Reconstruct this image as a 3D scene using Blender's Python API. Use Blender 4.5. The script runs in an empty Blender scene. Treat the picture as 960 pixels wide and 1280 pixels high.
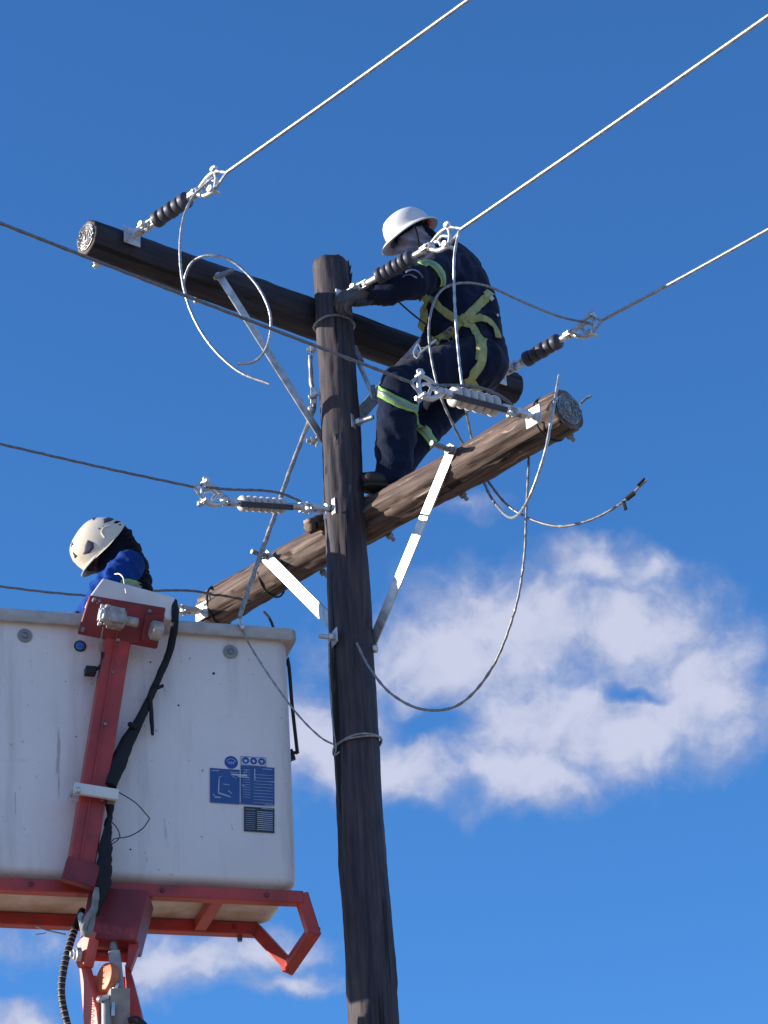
import bpy, bmesh, math, random
import numpy as np
from math import sin, cos, pi, radians, exp
from mathutils import Vector as V, Matrix, noise
from mathutils.bvhtree import BVHTree

random.seed(4)
sc = bpy.context.scene
COL = sc.collection

# ------------------------------------------------------------------ camera
F_PX = 3570.0
PITCH, ROLL = radians(28), radians(3.6)
CAM = V((0, -12, 1.6))
cF = V((0, cos(PITCH), sin(PITCH))); _r = V((1, 0, 0)); _u = V((0, -sin(PITCH), cos(PITCH)))
cR = cos(ROLL) * _r - sin(ROLL) * _u
cU = cos(ROLL) * _u + sin(ROLL) * _r
cam_d = bpy.data.cameras.new('camera'); cam = bpy.data.objects.new('camera', cam_d); COL.objects.link(cam)
cam.matrix_world = Matrix(((cR.x, cU.x, -cF.x, CAM.x), (cR.y, cU.y, -cF.y, CAM.y), (cR.z, cU.z, -cF.z, CAM.z), (0, 0, 0, 1)))
cam_d.sensor_fit = 'VERTICAL'; cam_d.angle = 2 * math.atan(640 / F_PX)
cam_d.clip_start = 0.1; cam_d.clip_end = 5000
sc.camera = cam
sc.view_settings.view_transform = 'Standard'; sc.view_settings.look = 'None'
sc.view_settings.exposure = 0.75; sc.view_settings.gamma = 1

# ------------------------------------------------------------------ sun and sky
SUN_EL = radians(13)
sd = V((-1, -0.03, 0)).normalized() * cos(SUN_EL) + V((0, 0, sin(SUN_EL)))
sl = bpy.data.lights.new('sun', 'SUN'); sun = bpy.data.objects.new('sun', sl); COL.objects.link(sun)
sl.energy = 5.0; sl.angle = radians(0.5); sl.color = (1.0, 0.90, 0.76)
sun.rotation_euler = sd.to_track_quat('Z', 'Y').to_euler(); sun.location = (0, 0, 40)

W = bpy.data.worlds.new('World'); sc.world = W; W.use_nodes = True
nt = W.node_tree; nt.nodes.clear()
def wn(t, **k):
    n = nt.nodes.new(t)
    for a, b in k.items(): setattr(n, a, b)
    return n
def wl(a, b): nt.links.new(a, b)
def wmath(op, a, b=None, c=None, clamp=False):
    n = wn('ShaderNodeMath', operation=op, use_clamp=clamp)
    for i, x in enumerate((a, b, c)):
        if x is None: continue
        if isinstance(x, (int, float)): n.inputs[i].default_value = x
        else: wl(x, n.inputs[i])
    return n.outputs[0]
sky = wn('ShaderNodeTexSky', sky_type='NISHITA', sun_disc=False)
sky.sun_elevation = SUN_EL; sky.sun_rotation = math.atan2(sd.x, sd.y)
sky.altitude = 1200; sky.air_density = 1.0; sky.dust_density = 0.4; sky.ozone_density = 2.5
tc = wn('ShaderNodeTexCoord')
def wdot(v):
    n = wn('ShaderNodeVectorMath', operation='DOT_PRODUCT'); wl(tc.outputs['Generated'], n.inputs[0]); n.inputs[1].default_value = v
    return n.outputs['Value']
den = wmath('MAXIMUM', wdot(cF), 0.05)
uu = wmath('MULTIPLY', wmath('DIVIDE', wdot(cR), den), F_PX / 100)
vv = wmath('MULTIPLY', wmath('DIVIDE', wdot(cU), den), F_PX / 100)
comb = wn('ShaderNodeCombineXYZ'); wl(uu, comb.inputs[0]); wl(vv, comb.inputs[1])
# gentle domain warp
wz = wn('ShaderNodeTexNoise'); wl(comb.outputs[0], wz.inputs['Vector']); wz.inputs['Scale'].default_value = 0.9; wz.inputs['Detail'].default_value = 5
wsub = wn('ShaderNodeVectorMath', operation='SUBTRACT'); wl(wz.outputs['Color'], wsub.inputs[0]); wsub.inputs[1].default_value = (.5, .5, .5)
wsc = wn('ShaderNodeVectorMath', operation='SCALE'); wl(wsub.outputs[0], wsc.inputs[0]); wsc.inputs['Scale'].default_value = 1.15
wadd = wn('ShaderNodeVectorMath', operation='ADD'); wl(comb.outputs[0], wadd.inputs[0]); wl(wsc.outputs[0], wadd.inputs[1])
pw = wadd.outputs[0]
def blob(px, py, rx, ry, amp=1.0):
    s = wn('ShaderNodeVectorMath', operation='SUBTRACT'); wl(pw, s.inputs[0]); s.inputs[1].default_value = ((px - 480) / 100, (640 - py) / 100, 0)
    m = wn('ShaderNodeVectorMath', operation='MULTIPLY'); wl(s.outputs[0], m.inputs[0]); m.inputs[1].default_value = (100 / rx, 100 / ry, 0)
    l = wn('ShaderNodeVectorMath', operation='LENGTH'); wl(m.outputs[0], l.inputs[0])
    return wmath('MULTIPLY', wmath('SUBTRACT', 1.0, l.outputs['Value']), amp)
blobs = [(640, 780, 195, 78), (795, 780, 135, 78), (865, 855, 132, 105), (550, 825, 175, 84), (700, 900, 190, 90), (640, 960, 130, 60), (790, 925, 120, 80),
         (485, 960, 125, 50), (390, 930, 125, 75), (755, 712, 90, 50), (825, 705, 50, 26, .6), (680, 980, 115, 48),
         (210, 1205, 140, 48), (330, 1195, 90, 40), (375, 1238, 80, 22, .8), (25, 1280, 70, 38), 
         (1000, 880, 95, 50), (575, 628, 60, 14, .25), (20, 1180, 90, 34, .3)]
tot = None
for b in blobs:
    o = blob(*b); tot = o if tot is None else wmath('SMOOTH_MAX', tot, o, 0.35)
for b in [(800, 855, 60, 16), (545, 905, 80, 24)]:
    o = wmath('MAXIMUM', blob(*b), 0.0); tot = wmath('SUBTRACT', tot, wmath('MULTIPLY', o, .62))
n1 = wn('ShaderNodeTexNoise'); wl(comb.outputs[0], n1.inputs['Vector']); n1.inputs['Scale'].default_value = 1.25; n1.inputs['Detail'].default_value = 7; n1.inputs['Roughness'].default_value = 0.52
n4 = wn('ShaderNodeTexNoise'); wl(pw, n4.inputs['Vector']); n4.inputs['Scale'].default_value = 3.2; n4.inputs['Detail'].default_value = 9; n4.inputs['Roughness'].default_value = 0.62
dn = wmath('ADD', tot, wmath('MULTIPLY', wmath('SUBTRACT', n1.outputs[0], 0.5), 1.05))
dn = wmath('ADD', dn, wmath('MULTIPLY', wmath('SUBTRACT', n4.outputs[0], 0.5), 0.48))
mr = wn('ShaderNodeMapRange', interpolation_type='SMOOTHSTEP'); wl(dn, mr.inputs[0]); mr.inputs[1].default_value = -0.20; mr.inputs[2].default_value = 0.72
# the rest of the sky: added clouds out of frame, thickened to brighten shaded sides
n3 = wn('ShaderNodeTexNoise'); wl(tc.outputs['Generated'], n3.inputs['Vector']); n3.inputs['Scale'].default_value = 5; n3.inputs['Detail'].default_value = 6
m3 = wn('ShaderNodeMapRange', interpolation_type='SMOOTHSTEP'); wl(n3.outputs[0], m3.inputs[0]); m3.inputs[1].default_value = 0.46; m3.inputs[2].default_value = 0.62
away = wn('ShaderNodeMapRange', interpolation_type='SMOOTHSTEP'); wl(wdot(cF), away.inputs[0]); away.inputs[1].default_value = 0.955; away.inputs[2].default_value = 0.90
cl = wmath('MAXIMUM', mr.outputs[0], wmath('MULTIPLY', m3.outputs[0], away.outputs[0]))
cl = wmath('MULTIPLY', cl, 0.88, clamp=True)
n2a = wn('ShaderNodeTexNoise'); wl(pw, n2a.inputs['Vector']); n2a.inputs['Scale'].default_value = 1.6; n2a.inputs['Detail'].default_value = 7
thick = wn('ShaderNodeMapRange', interpolation_type='SMOOTHSTEP'); wl(wmath('ADD', dn, wmath('MULTIPLY', n2a.outputs[0], 1.0)), thick.inputs[0]); thick.inputs[1].default_value = 0.55; thick.inputs[2].default_value = 1.45
ccol = wn('ShaderNodeMix', data_type='RGBA'); wl(thick.outputs[0], ccol.inputs['Factor'])
ccol.inputs[6].default_value = (3.6, 4.2, 6.3, 1); ccol.inputs[7].default_value = (6.6, 6.8, 8.3, 1)
tint = wn('ShaderNodeMix', data_type='RGBA', blend_type='MULTIPLY'); tint.inputs['Factor'].default_value = 1
wl(sky.outputs[0], tint.inputs[6]); tint.inputs[7].default_value = (.86, 1.70, 2.56, 1)
SKYT = tint
mixc = wn('ShaderNodeMix', data_type='RGBA'); wl(cl, mixc.inputs['Factor']); wl(tint.outputs[2], mixc.inputs[6]); wl(ccol.outputs[2], mixc.inputs[7])
bg = wn('ShaderNodeBackground'); wl(mixc.outputs[2], bg.inputs[0]); bg.inputs[1].default_value = 0.06
wo = wn('ShaderNodeOutputWorld'); wl(bg.outputs[0], wo.inputs[0])
try: W.cycles.sampling_method = 'MANUAL'; W.cycles.sample_map_resolution = 512
except Exception: pass

# ------------------------------------------------------------------ where a sight line meets a plane
def ray(px, py): return cF * F_PX + cR * (px - 480) + cU * (640 - py)
def P(px, py, Y):
    d = ray(px, py); return CAM + d * ((Y - CAM.y) / d.y)
def Pz(px, py, z):
    d = ray(px, py); return CAM + d * ((z - CAM.z) / d.z)

# ------------------------------------------------------------------ mesh builder
class MB:
    def __init__(s): s.v = []; s.f = []; s.m = []
    def add(s, vs, fs, mi=0):
        o = len(s.v); s.v += [V(x) for x in vs]; s.f += [tuple(i + o for i in f) for f in fs]; s.m += [mi] * len(fs); return s
    def box(s, c, ax, sz, mi=0):
        a, b, d = [V(x).normalized() for x in ax]; hx, hy, hz = sz[0] / 2, sz[1] / 2, sz[2] / 2
        vs = [V(c) + a * hx * i + b * hy * j + d * hz * k for i in (-1, 1) for j in (-1, 1) for k in (-1, 1)]
        return s.add(vs, [(0, 1, 3, 2), (4, 6, 7, 5), (0, 4, 5, 1), (2, 3, 7, 6), (0, 2, 6, 4), (1, 5, 7, 3)], mi)
    def beam(s, p0, p1, w, h, up=(0, 0, 1), mi=0):
        p0, p1 = V(p0), V(p1); t = (p1 - p0).normalized(); u = V(up); u = (u - t * u.dot(t)).normalized()
        return s.box((p0 + p1) / 2, (t, t.cross(u), u), ((p1 - p0).length, w, h), mi)
    def prism(s, pts, n, th, mi=0):          # polygon pts extruded along n by th
        n = V(n).normalized() * th; k = len(pts); vs = [V(p) for p in pts] + [V(p) + n for p in pts]
        fs = [tuple(range(k))[::-1], tuple(range(k, 2 * k))] + [(i, (i + 1) % k, (i + 1) % k + k, i + k) for i in range(k)]
        return s.add(vs, fs, mi)
    def lathe(s, p0, ax, prof, n=20, mi=0, caps=True, squash=None):
        p0 = V(p0); ax = V(ax).normalized(); a = ax.orthogonal().normalized() if squash is None else V(squash).normalized(); a = (a - ax * a.dot(ax)).normalized(); b = ax.cross(a)
        vs = []
        for (h, r) in prof:
            for i in range(n):
                t = 2 * pi * i / n; vs.append(p0 + ax * h + (a * cos(t) + b * sin(t)) * max(r, 1e-5))
        k = len(prof); fs = [(j * n + i, j * n + (i + 1) % n, (j + 1) * n + (i + 1) % n, (j + 1) * n + i) for j in range(k - 1) for i in range(n)]
        if caps: fs += [tuple(range(n))[::-1], tuple(range((k - 1) * n, k * n))]
        return s.add(vs, fs, mi)
    def cyl(s, p0, p1, r, n=14, mi=0, r1=None):
        d = V(p1) - V(p0); return s.lathe(p0, d, [(0, r), (d.length, r if r1 is None else r1)], n, mi)
    def ball(s, c, r, ax=((1, 0, 0), (0, 1, 0), (0, 0, 1)), n=16, m=10, mi=0):
        if not hasattr(r, '__len__'): r = (r, r, r)
        a, b, d = [V(x) for x in ax]; c = V(c); vs = [c - d * r[2]]
        for j in range(1, m):
            ph = -pi / 2 + pi * j / m
            for i in range(n):
                t = 2 * pi * i / n; vs.append(c + a * r[0] * cos(ph) * cos(t) + b * r[1] * cos(ph) * sin(t) + d * r[2] * sin(ph))
        vs.append(c + d * r[2]); L = len(vs) - 1
        fs = [(0, 1 + (i + 1) % n, 1 + i) for i in range(n)]
        fs += [(1 + j * n + i, 1 + j * n + (i + 1) % n, 1 + (j + 1) * n + (i + 1) % n, 1 + (j + 1) * n + i) for j in range(m - 2) for i in range(n)]
        fs += [(1 + (m - 2) * n + i, 1 + (m - 2) * n + (i + 1) % n, L) for i in range(n)]
        return s.add(vs, fs, mi)
    def tube(s, pts, r, n=8, step=0.02, lobes=0, twist=22.0, smooth=True, mi=0, closed=False, flat=None, depth=.16):
        pts = [V(p) for p in pts]
        q = spline(pts, step, closed) if smooth else resample(pts, step)
        k = len(q); rad = (lambda t: r) if not callable(r) else r
        T = [(q[min(i + 1, k - 1)] - q[max(i - 1, 0)]).normalized() for i in range(k)]
        nrm = T[0].orthogonal().normalized(); vs = []; dist = 0
        for i in range(k):
            if i: dist += (q[i] - q[i - 1]).length
            nrm = (nrm - T[i] * nrm.dot(T[i])).normalized(); bn = T[i].cross(nrm); R = rad(i / max(1, k - 1))
            for j in range(n):
                t = 2 * pi * j / n; rr = R * (1 + depth * cos(lobes * t - twist * dist * 2 * pi * 1.0)) if lobes else R
                vs.append(q[i] + (nrm * cos(t) + bn * sin(t)) * rr)
        fs = [(j * n + i, j * n + (i + 1) % n, (j + 1) * n + (i + 1) % n, (j + 1) * n + i) for j in range(k - 1) for i in range(n)]
        fs += [tuple(range(n))[::-1], tuple(range((k - 1) * n, k * n))]
        return s.add(vs, fs, mi)
def spline(p, step, closed=False):
    if len(p) < 3: return resample(p, step)
    out = []
    for i in range(len(p) - 1):
        p0 = p[i - 1] if i > 0 else p[0] * 2 - p[1]; p1, p2 = p[i], p[i + 1]; p3 = p[i + 2] if i + 2 < len(p) else p2 * 2 - p1
        n = max(2, int((p2 - p1).length / step))
        for j in range(n):
            t = j / n
            out.append(0.5 * ((2 * p1) + (p2 - p0) * t + (2 * p0 - 5 * p1 + 4 * p2 - p3) * t * t + (3 * p1 - p0 - 3 * p2 + p3) * t ** 3))
    out.append(p[-1]); return out
def resample(p, step):
    out = []
    for i in range(len(p) - 1):
        n = max(1, int((p[i + 1] - p[i]).length / step))
        out += [p[i].lerp(p[i + 1], j / n) for j in range(n)]
    out.append(p[-1]); return out

OFF = {}
def obj(name, mb, mats, parent=None, smooth=True, bevel=0, auto=40, label=None, loc=None):
    me = bpy.data.meshes.new(name)
    L = OFF[parent.name] if parent is not None else (V(loc) if loc is not None else V((0, 0, 0)))
    me.from_pydata([tuple(v - L) for v in mb.v], [], mb.f); me.update()
    mats = mats if isinstance(mats, (list, tuple)) else [mats]
    for m in mats: me.materials.append(m)
    me.polygons.foreach_set('material_index', mb.m)
    bm = bmesh.new(); bm.from_mesh(me); bmesh.ops.recalc_face_normals(bm, faces=bm.faces); bm.to_mesh(me); bm.free()
    if smooth:
        me.polygons.foreach_set('use_smooth', [True] * len(me.polygons))
        try: me.set_sharp_from_angle(angle=radians(auto))
        except Exception: pass
    o = bpy.data.objects.new(name, me); COL.objects.link(o)
    if parent is not None: o.parent = parent
    else: o.location = L
    OFF[o.name] = L
    if bevel:
        b = o.modifiers.new('bevel', 'BEVEL'); b.width = bevel; b.segments = 2; b.limit_method = 'ANGLE'; b.angle_limit = radians(35); b.harden_normals = False
    if label: o['label'] = label
    return o
def tag(o, label, cat, group=None):
    o['label'] = label; o['category'] = cat
    if group: o['group'] = group
    return o
def thing(name, loc, label, cat, group=None):
    o = bpy.data.objects.new(name, None); COL.objects.link(o); o.location = loc; o.empty_display_size = .2
    OFF[o.name] = V(loc); return tag(o, label, cat, group)

# ------------------------------------------------------------------ materials
def mat(name, col, rough=.6, metal=0, bump=0, bscale=60, var=.25, vscale=6, stretch=(1, 1, 1), dark=None, dirt=0, dirtcol=(.12, .09, .07), spec=.5, sheen=0):
    m = bpy.data.materials.new(name); m.use_nodes = True; t = m.node_tree; b = t.nodes['Principled BSDF']
    def N(ty, **k):
        n = t.nodes.new(ty)
        for a, c in k.items(): setattr(n, a, c)
        return n
    tcn = N('ShaderNodeTexCoord'); mp = N('ShaderNodeMapping'); t.links.new(tcn.outputs['Object'], mp.inputs[0]); mp.inputs['Scale'].default_value = stretch
    nz = N('ShaderNodeTexNoise'); t.links.new(mp.outputs[0], nz.inputs['Vector']); nz.inputs['Scale'].default_value = vscale; nz.inputs['Detail'].default_value = 8
    cr = N('ShaderNodeValToRGB'); t.links.new(nz.outputs[0], cr.inputs[0])
    dk = dark if dark else tuple(c * (1 - var) for c in col)
    cr.color_ramp.elements[0].position = .35; cr.color_ramp.elements[0].color = (*dk, 1)
    cr.color_ramp.elements[1].position = .65; cr.color_ramp.elements[1].color = (*[min(1, c * (1 + var * .4)) for c in col], 1)
    out = cr.outputs[0]
    if dirt:
        nd = N('ShaderNodeTexNoise'); t.links.new(tcn.outputs['Object'], nd.inputs['Vector']); nd.inputs['Scale'].default_value = 3.2; nd.inputs['Detail'].default_value = 10; nd.inputs['Roughness'].default_value = .7
        r2 = N('ShaderNodeMapRange'); t.links.new(nd.outputs[0], r2.inputs[0]); r2.inputs[1].default_value = .52; r2.inputs[2].default_value = .75; r2.inputs[4].default_value = dirt
        mx = N('ShaderNodeMix', data_type='RGBA'); t.links.new(r2.outputs[0], mx.inputs['Factor']); t.links.new(out, mx.inputs[6]); mx.inputs[7].default_value = (*dirtcol, 1); out = mx.outputs[2]
    t.links.new(out, b.inputs['Base Color'])
    b.inputs['Metallic'].default_value = metal
    rr = N('ShaderNodeMapRange'); t.links.new(nz.outputs[0], rr.inputs[0]); rr.inputs[3].default_value = max(0, rough - .1); rr.inputs[4].default_value = min(1, rough + .1); t.links.new(rr.outputs[0], b.inputs['Roughness'])
    b.inputs['Specular IOR Level'].default_value = spec
    if sheen: b.inputs['Sheen Weight'].default_value = sheen
    if bump:
        n2 = N('ShaderNodeTexNoise'); t.links.new(mp.outputs[0], n2.inputs['Vector']); n2.inputs['Scale'].default_value = bscale; n2.inputs['Detail'].default_value = 5
        bp = N('ShaderNodeBump'); t.links.new(n2.outputs[0], bp.inputs['Height']); bp.inputs['Strength'].default_value = bump; bp.inputs['Distance'].default_value = .01; t.links.new(bp.outputs[0], b.inputs['Normal'])
    return m
def wood_mat(name, axis, light, darkc, flakes=0):
    """weathered creosoted pole: long grain along `axis`, splits, flaking patches"""
    m = bpy.data.materials.new(name); m.use_nodes = True; t = m.node_tree; b = t.nodes['Principled BSDF']
    N = t.nodes.new; L = t.links.new
    ax = V(axis).normalized(); q = ax.rotation_difference(V((0, 0, 1))).to_euler()
    tcn = N('ShaderNodeTexCoord'); r = N('ShaderNodeMapping'); r.inputs['Rotation'].default_value = q; L(tcn.outputs['Object'], r.inputs[0])
    def ns(sc_, scale, det=8, rough=.6):
        mp = N('ShaderNodeMapping'); mp.inputs['Scale'].default_value = sc_; L(r.outputs[0], mp.inputs[0])
        n = N('ShaderNodeTexNoise'); L(mp.outputs[0], n.inputs['Vector']); n.inputs['Scale'].default_value = scale; n.inputs['Detail'].default_value = det; n.inputs['Roughness'].default_value = rough; return n.outputs[0]
    g = ns((1, 1, .05), 55); pa = ns((1, 1, .35), 7, 10, .7); cr = ns((1, 1, .03), 22, 3, .4); fine = ns((1, 1, .12), 160, 4)
    ramp = N('ShaderNodeValToRGB'); L(g, ramp.inputs[0]); e = ramp.color_ramp.elements
    e[0].position = .36; e[0].color = (*darkc, 1); e[1].position = .66; e[1].color = (*light, 1)
    r2 = N('ShaderNodeValToRGB'); L(pa, r2.inputs[0]); e = r2.color_ramp.elements; e[0].position = .40; e[0].color = (.72, .69, .71, 1); e[1].position = .64; e[1].color = (1.14, 1.08, 1.05, 1)
    mx = N('ShaderNodeMix'); mx.data_type = 'RGBA'; mx.blend_type = 'MULTIPLY'; mx.inputs['Factor'].default_value = 1; L(ramp.outputs[0], mx.inputs[6]); L(r2.outputs[0], mx.inputs[7])
    cm = N('ShaderNodeMapRange'); L(cr, cm.inputs[0]); cm.inputs[1].default_value = .345; cm.inputs[2].default_value = .375
    mx2 = N('ShaderNodeMix'); mx2.data_type = 'RGBA'; L(cm.outputs[0], mx2.inputs['Factor']); mx2.inputs[6].default_value = (.008, .006, .006, 1); L(mx.outputs[2], mx2.inputs[7])
    if flakes:
        fl = N('ShaderNodeMapRange'); L(ns((1, 1, .09), 26, 6, .65), fl.inputs[0]); fl.inputs[1].default_value = .60; fl.inputs[2].default_value = .66; fl.inputs[4].default_value = flakes
        mx3 = N('ShaderNodeMix'); mx3.data_type = 'RGBA'; L(fl.outputs[0], mx3.inputs['Factor']); L(mx2.outputs[2], mx3.inputs[6]); mx3.inputs[7].default_value = (.42, .32, .26, 1); mx2 = mx3
    L(mx2.outputs[2], b.inputs['Base Color']); b.inputs['Roughness'].default_value = .72; b.inputs['Specular IOR Level'].default_value = .35
    ad = N('ShaderNodeMath'); ad.operation = 'MULTIPLY_ADD'; L(cm.outputs[0], ad.inputs[0]); ad.inputs[1].default_value = 1.2; L(g, ad.inputs[2])
    ad2 = N('ShaderNodeMath'); ad2.operation = 'MULTIPLY_ADD'; L(pa, ad2.inputs[0]); ad2.inputs[1].default_value = 1.5; L(ad.outputs[0], ad2.inputs[2])
    ad3 = N('ShaderNodeMath'); ad3.operation = 'MULTIPLY_ADD'; L(fine, ad3.inputs[0]); ad3.inputs[1].default_value = .35; L(ad2.outputs[0], ad3.inputs[2])
    bp = N('ShaderNodeBump'); L(ad3.outputs[0], bp.inputs['Height']); bp.inputs['Strength'].default_value = .55; bp.inputs['Distance'].default_value = .004; L(bp.outputs[0], b.inputs['Normal'])
    return m
M = {}
M['steel'] = mat('galvanised_steel', (.62, .64, .66), .42, .75, .15, 90, .25, 25)
M['brace'] = mat('galvanised_flat_bar', (.58, .59, .61), .44, .6, .12, 60, .35, 22)
M['steel_dark'] = mat('weathered_steel', (.28, .29, .31), .5, .7, .2, 120, .4, 40)
M['alu'] = mat('aluminium_conductor', (.43, .45, .49), .42, .7, .1, 200, .3, 60)
M['alu_mid'] = mat('dull_conductor', (.30, .30, .31), .5, .6, .1, 200, .3, 60)
M['alu_old'] = mat('weathered_conductor', (.20, .205, .23), .6, .4, .1, 200, .3, 60)
M['rubber'] = mat('grey_silicone_rubber', (.045, .052, .085), .5, 0, .05, 60, .2, 20)
M['porcelain'] = mat('pale_silicone_sheds', (.55, .54, .53), .5, 0, .05, 60, .12, 30)
M['white_fg'] = None
M['red'] = mat('red_paint', (.47, .052, .044), .42, 0, .06, 30, .25, 5, dirt=.65, dirtcol=(.05, .03, .035))
M['red_dirty'] = mat('greasy_red_paint', (.24, .026, .038), .5, 0, .15, 40, .4, 5, dirt=.9, dirtcol=(.03, .02, .03))
M['red_sunlit'] = mat('sunlit_red_paint', (.70, .15, .12), .45, 0, .06, 30, .2, 5, dirt=.2, dirtcol=(.2, .06, .05))  # lighter copy of the red: sun on the boom plates put into the colour
M['orange'] = mat('orange_casting', (.62, .16, .07), .5, 0, .06, 40, .2, 8)
M['black'] = mat('black_rubber', (.012, .012, .014), .55, 0, .15, 70, .3, 12)
M['cloth_black'] = mat('black_cloth_wrap', (.012, .014, .02), .85, 0, .6, 45, .3, 12)
M['grease'] = mat('greasy_casting', (.45, .41, .38), .5, .2, .3, 60, .35, 30, dirt=.5)
M['greyplate'] = mat('grey_plastic', (.30, .30, .31), .5, 0, .1, 60, .2, 20)
M['white_paint'] = mat('white_painted_steel', (.74, .73, .70), .4, 0, .05, 40, .12, 6, dirt=.25, dirtcol=(.42, .38, .34))
M['navy'] = mat('navy_cotton', (.006, .013, .042), .9, 0, .35, 110, .3, 7, sheen=.08, spec=.2)
M['navy_black'] = mat('black_quilted_cloth', (.006, .010, .026), .9, 0, .35, 110, .3, 7, sheen=.05, spec=.2)
M['blue_cloth'] = mat('blue_cotton', (.004, .048, .27), .85, 0, .3, 110, .25, 8, spec=.2)
M['scarf'] = mat('grey_scarf_cloth', (.34, .33, .42), .9, 0, .5, 120, .45, 16, dark=(.14, .14, .21), stretch=(1, 1, 1))
M['glove'] = mat('grey_work_glove', (.095, .092, .10), .8, 0, .5, 120, .4, 30)
M['boot'] = mat('brown_work_boot', (.028, .022, .022), .6, 0, .3, 60, .3, 20)
M['sole'] = mat('boot_sole', (.02, .02, .02), .8)
M['helmet'] = mat('white_helmet_shell', (.78, .76, .76), .28, 0, .02, 20, .05, 6, dirt=.12, dirtcol=(.5, .46, .44))
M['helmet2'] = mat('cream_helmet_shell', (.78, .70, .57), .32, 0, .02, 20, .06, 6, dirt=.2, dirtcol=(.5, .42, .34))
M['harness'] = mat('olive_yellow_webbing', (.42, .45, .19), .8, 0, .4, 300, .3, 30, dirt=.35, dirtcol=(.16, .17, .08))
M['lime'] = mat('lime_reflective_tape', (.28, .55, .16), .6, 0, .2, 150, .15, 20)
M['silver_tape'] = mat('silver_reflective_tape', (.28, .30, .30), .4, .3, .2, 150, .15, 20)
M['skin'] = mat('dark_skin', (.12, .06, .04), .6, 0, .1, 80)
M['redpad'] = mat('red_suspension_pad', (.45, .06, .05), .6)
M['blue_sign'] = mat('blue_printed_sticker', (.035, .10, .30), .45, 0, 0, 60, .12, 20)
M['blue_dot'] = mat('blue_roundel', (.03, .07, .36), .4, 0, 0, 60, .1, 20)
M['print'] = mat('pale_print', (.42, .50, .66), .5, 0, 0, 60, .2, 30)
M['white_print'] = mat('white_sticker_film', (.62, .65, .70), .4, 0, 0, 60, .08, 30)
M['dark_print'] = mat('dark_printed_table', (.035, .045, .06), .5, 0, 0, 60, .2, 60)
M['lens'] = mat('blue_lens', (.05, .20, .62), .12, 0, 0, 60, .1, 30)
M['rope'] = mat('grey_stay_wire', (.36, .36, .36), .5, .5, .2, 200, .35, 60)
M['sling'] = mat('grey_webbing_sling', (.26, .26, .25), .85, 0, .6, 90, .3, 30)
M['ground'] = mat('dry_earth_ground', (.40, .31, .22), .95, 0, .8, 5, .3, .4, dark=(.30, .23, .15))

def bucket_mat():
    m = bpy.data.materials.new('white_fibreglass'); m.use_nodes = True; t = m.node_tree; b = t.nodes['Principled BSDF']; N = t.nodes.new; L = t.links.new
    tcn = N('ShaderNodeTexCoord')
    def ns(sc_, scale, det=6, rough=.6):
        mp = N('ShaderNodeMapping'); mp.inputs['Scale'].default_value = sc_; L(tcn.outputs['Object'], mp.inputs[0])
        n = N('ShaderNodeTexNoise'); L(mp.outputs[0], n.inputs['Vector']); n.inputs['Scale'].default_value = scale; n.inputs['Detail'].default_value = det; n.inputs['Roughness'].default_value = rough; return n.outputs[0]
    def rng(x, a, c, o=1.0):
        r = N('ShaderNodeMapRange'); L(x, r.inputs[0]); r.inputs[1].default_value = a; r.inputs[2].default_value = c; r.inputs[4].default_value = o; return r.outputs[0]
    def mix(f, a, c):
        x = N('ShaderNodeMix'); x.data_type = 'RGBA'; L(f, x.inputs['Factor'])
        if isinstance(a, tuple): x.inputs[6].default_value = (*a, 1)
        else: L(a, x.inputs[6])
        x.inputs[7].default_value = (*c, 1); return x.outputs[2]
    c = mix(rng(ns((1, 1, 1), 2.2), .35, .7), (.85, .78, .755), (.77, .715, .70))
    c = mix(rng(ns((1, 1, .10), 9, 8), .52, .78, .6), c, (.42, .38, .36))        # rain streaks
    c = mix(rng(ns((1, 1, 1), 26, 4, .7), .66, .72, .75), c, (.22, .19, .18)); c = mix(rng(ns((1, .3, 3), 7, 9, .75), .60, .74, .35), c, (.36, .34, .34))         # chips
    c = mix(rng(ns((1, 1, .08), 30, 4), .68, .72, .55), c, (.25, .23, .22))      # scratches
    # grime along the bottom edge
    sx = N('ShaderNodeSeparateXYZ'); L(tcn.outputs['Object'], sx.inputs[0])
    g = N('ShaderNodeMapRange'); L(sx.outputs[2], g.inputs[0]); g.inputs[1].default_value = .062; g.inputs[2].default_value = .0; g.interpolation_type = 'SMOOTHSTEP'
    gm = N('ShaderNodeMath'); gm.operation = 'MULTIPLY'; L(g.outputs[0], gm.inputs[0]); L(rng(ns((1, 1, 1), 6), .2, .7), gm.inputs[1])
    c = mix(gm.outputs[0], c, (.44, .34, .23))
    L(c, b.inputs['Base Color']); b.inputs['Roughness'].default_value = .42
    bp = N('ShaderNodeBump'); L(ns((1, 1, 1), 4, 3), bp.inputs['Height']); bp.inputs['Strength'].default_value = .25; bp.inputs['Distance'].default_value = .02; L(bp.outputs[0], b.inputs['Normal'])
    return m
M['white_fg'] = bucket_mat()

# ------------------------------------------------------------------ ground
g = MB(); S = 900; n = 40
for i in range(n + 1):
    for j in range(n + 1):
        x = -S + 2 * S * i / n; y = -S + 2 * S * j / n; d = math.hypot(x, y)
        g.v.append(V((x, y, (noise.noise(V((x * .006, y * .006, 0))) * 6) * min(1, max(0, (d - 60) / 300)))))
for i in range(n):
    for j in range(n): g.f.append((i * (n + 1) + j, (i + 1) * (n + 1) + j, (i + 1) * (n + 1) + j + 1, i * (n + 1) + j + 1)); g.m.append(0)
o = obj('ground', g, M['ground']); o['kind'] = 'structure'

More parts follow.
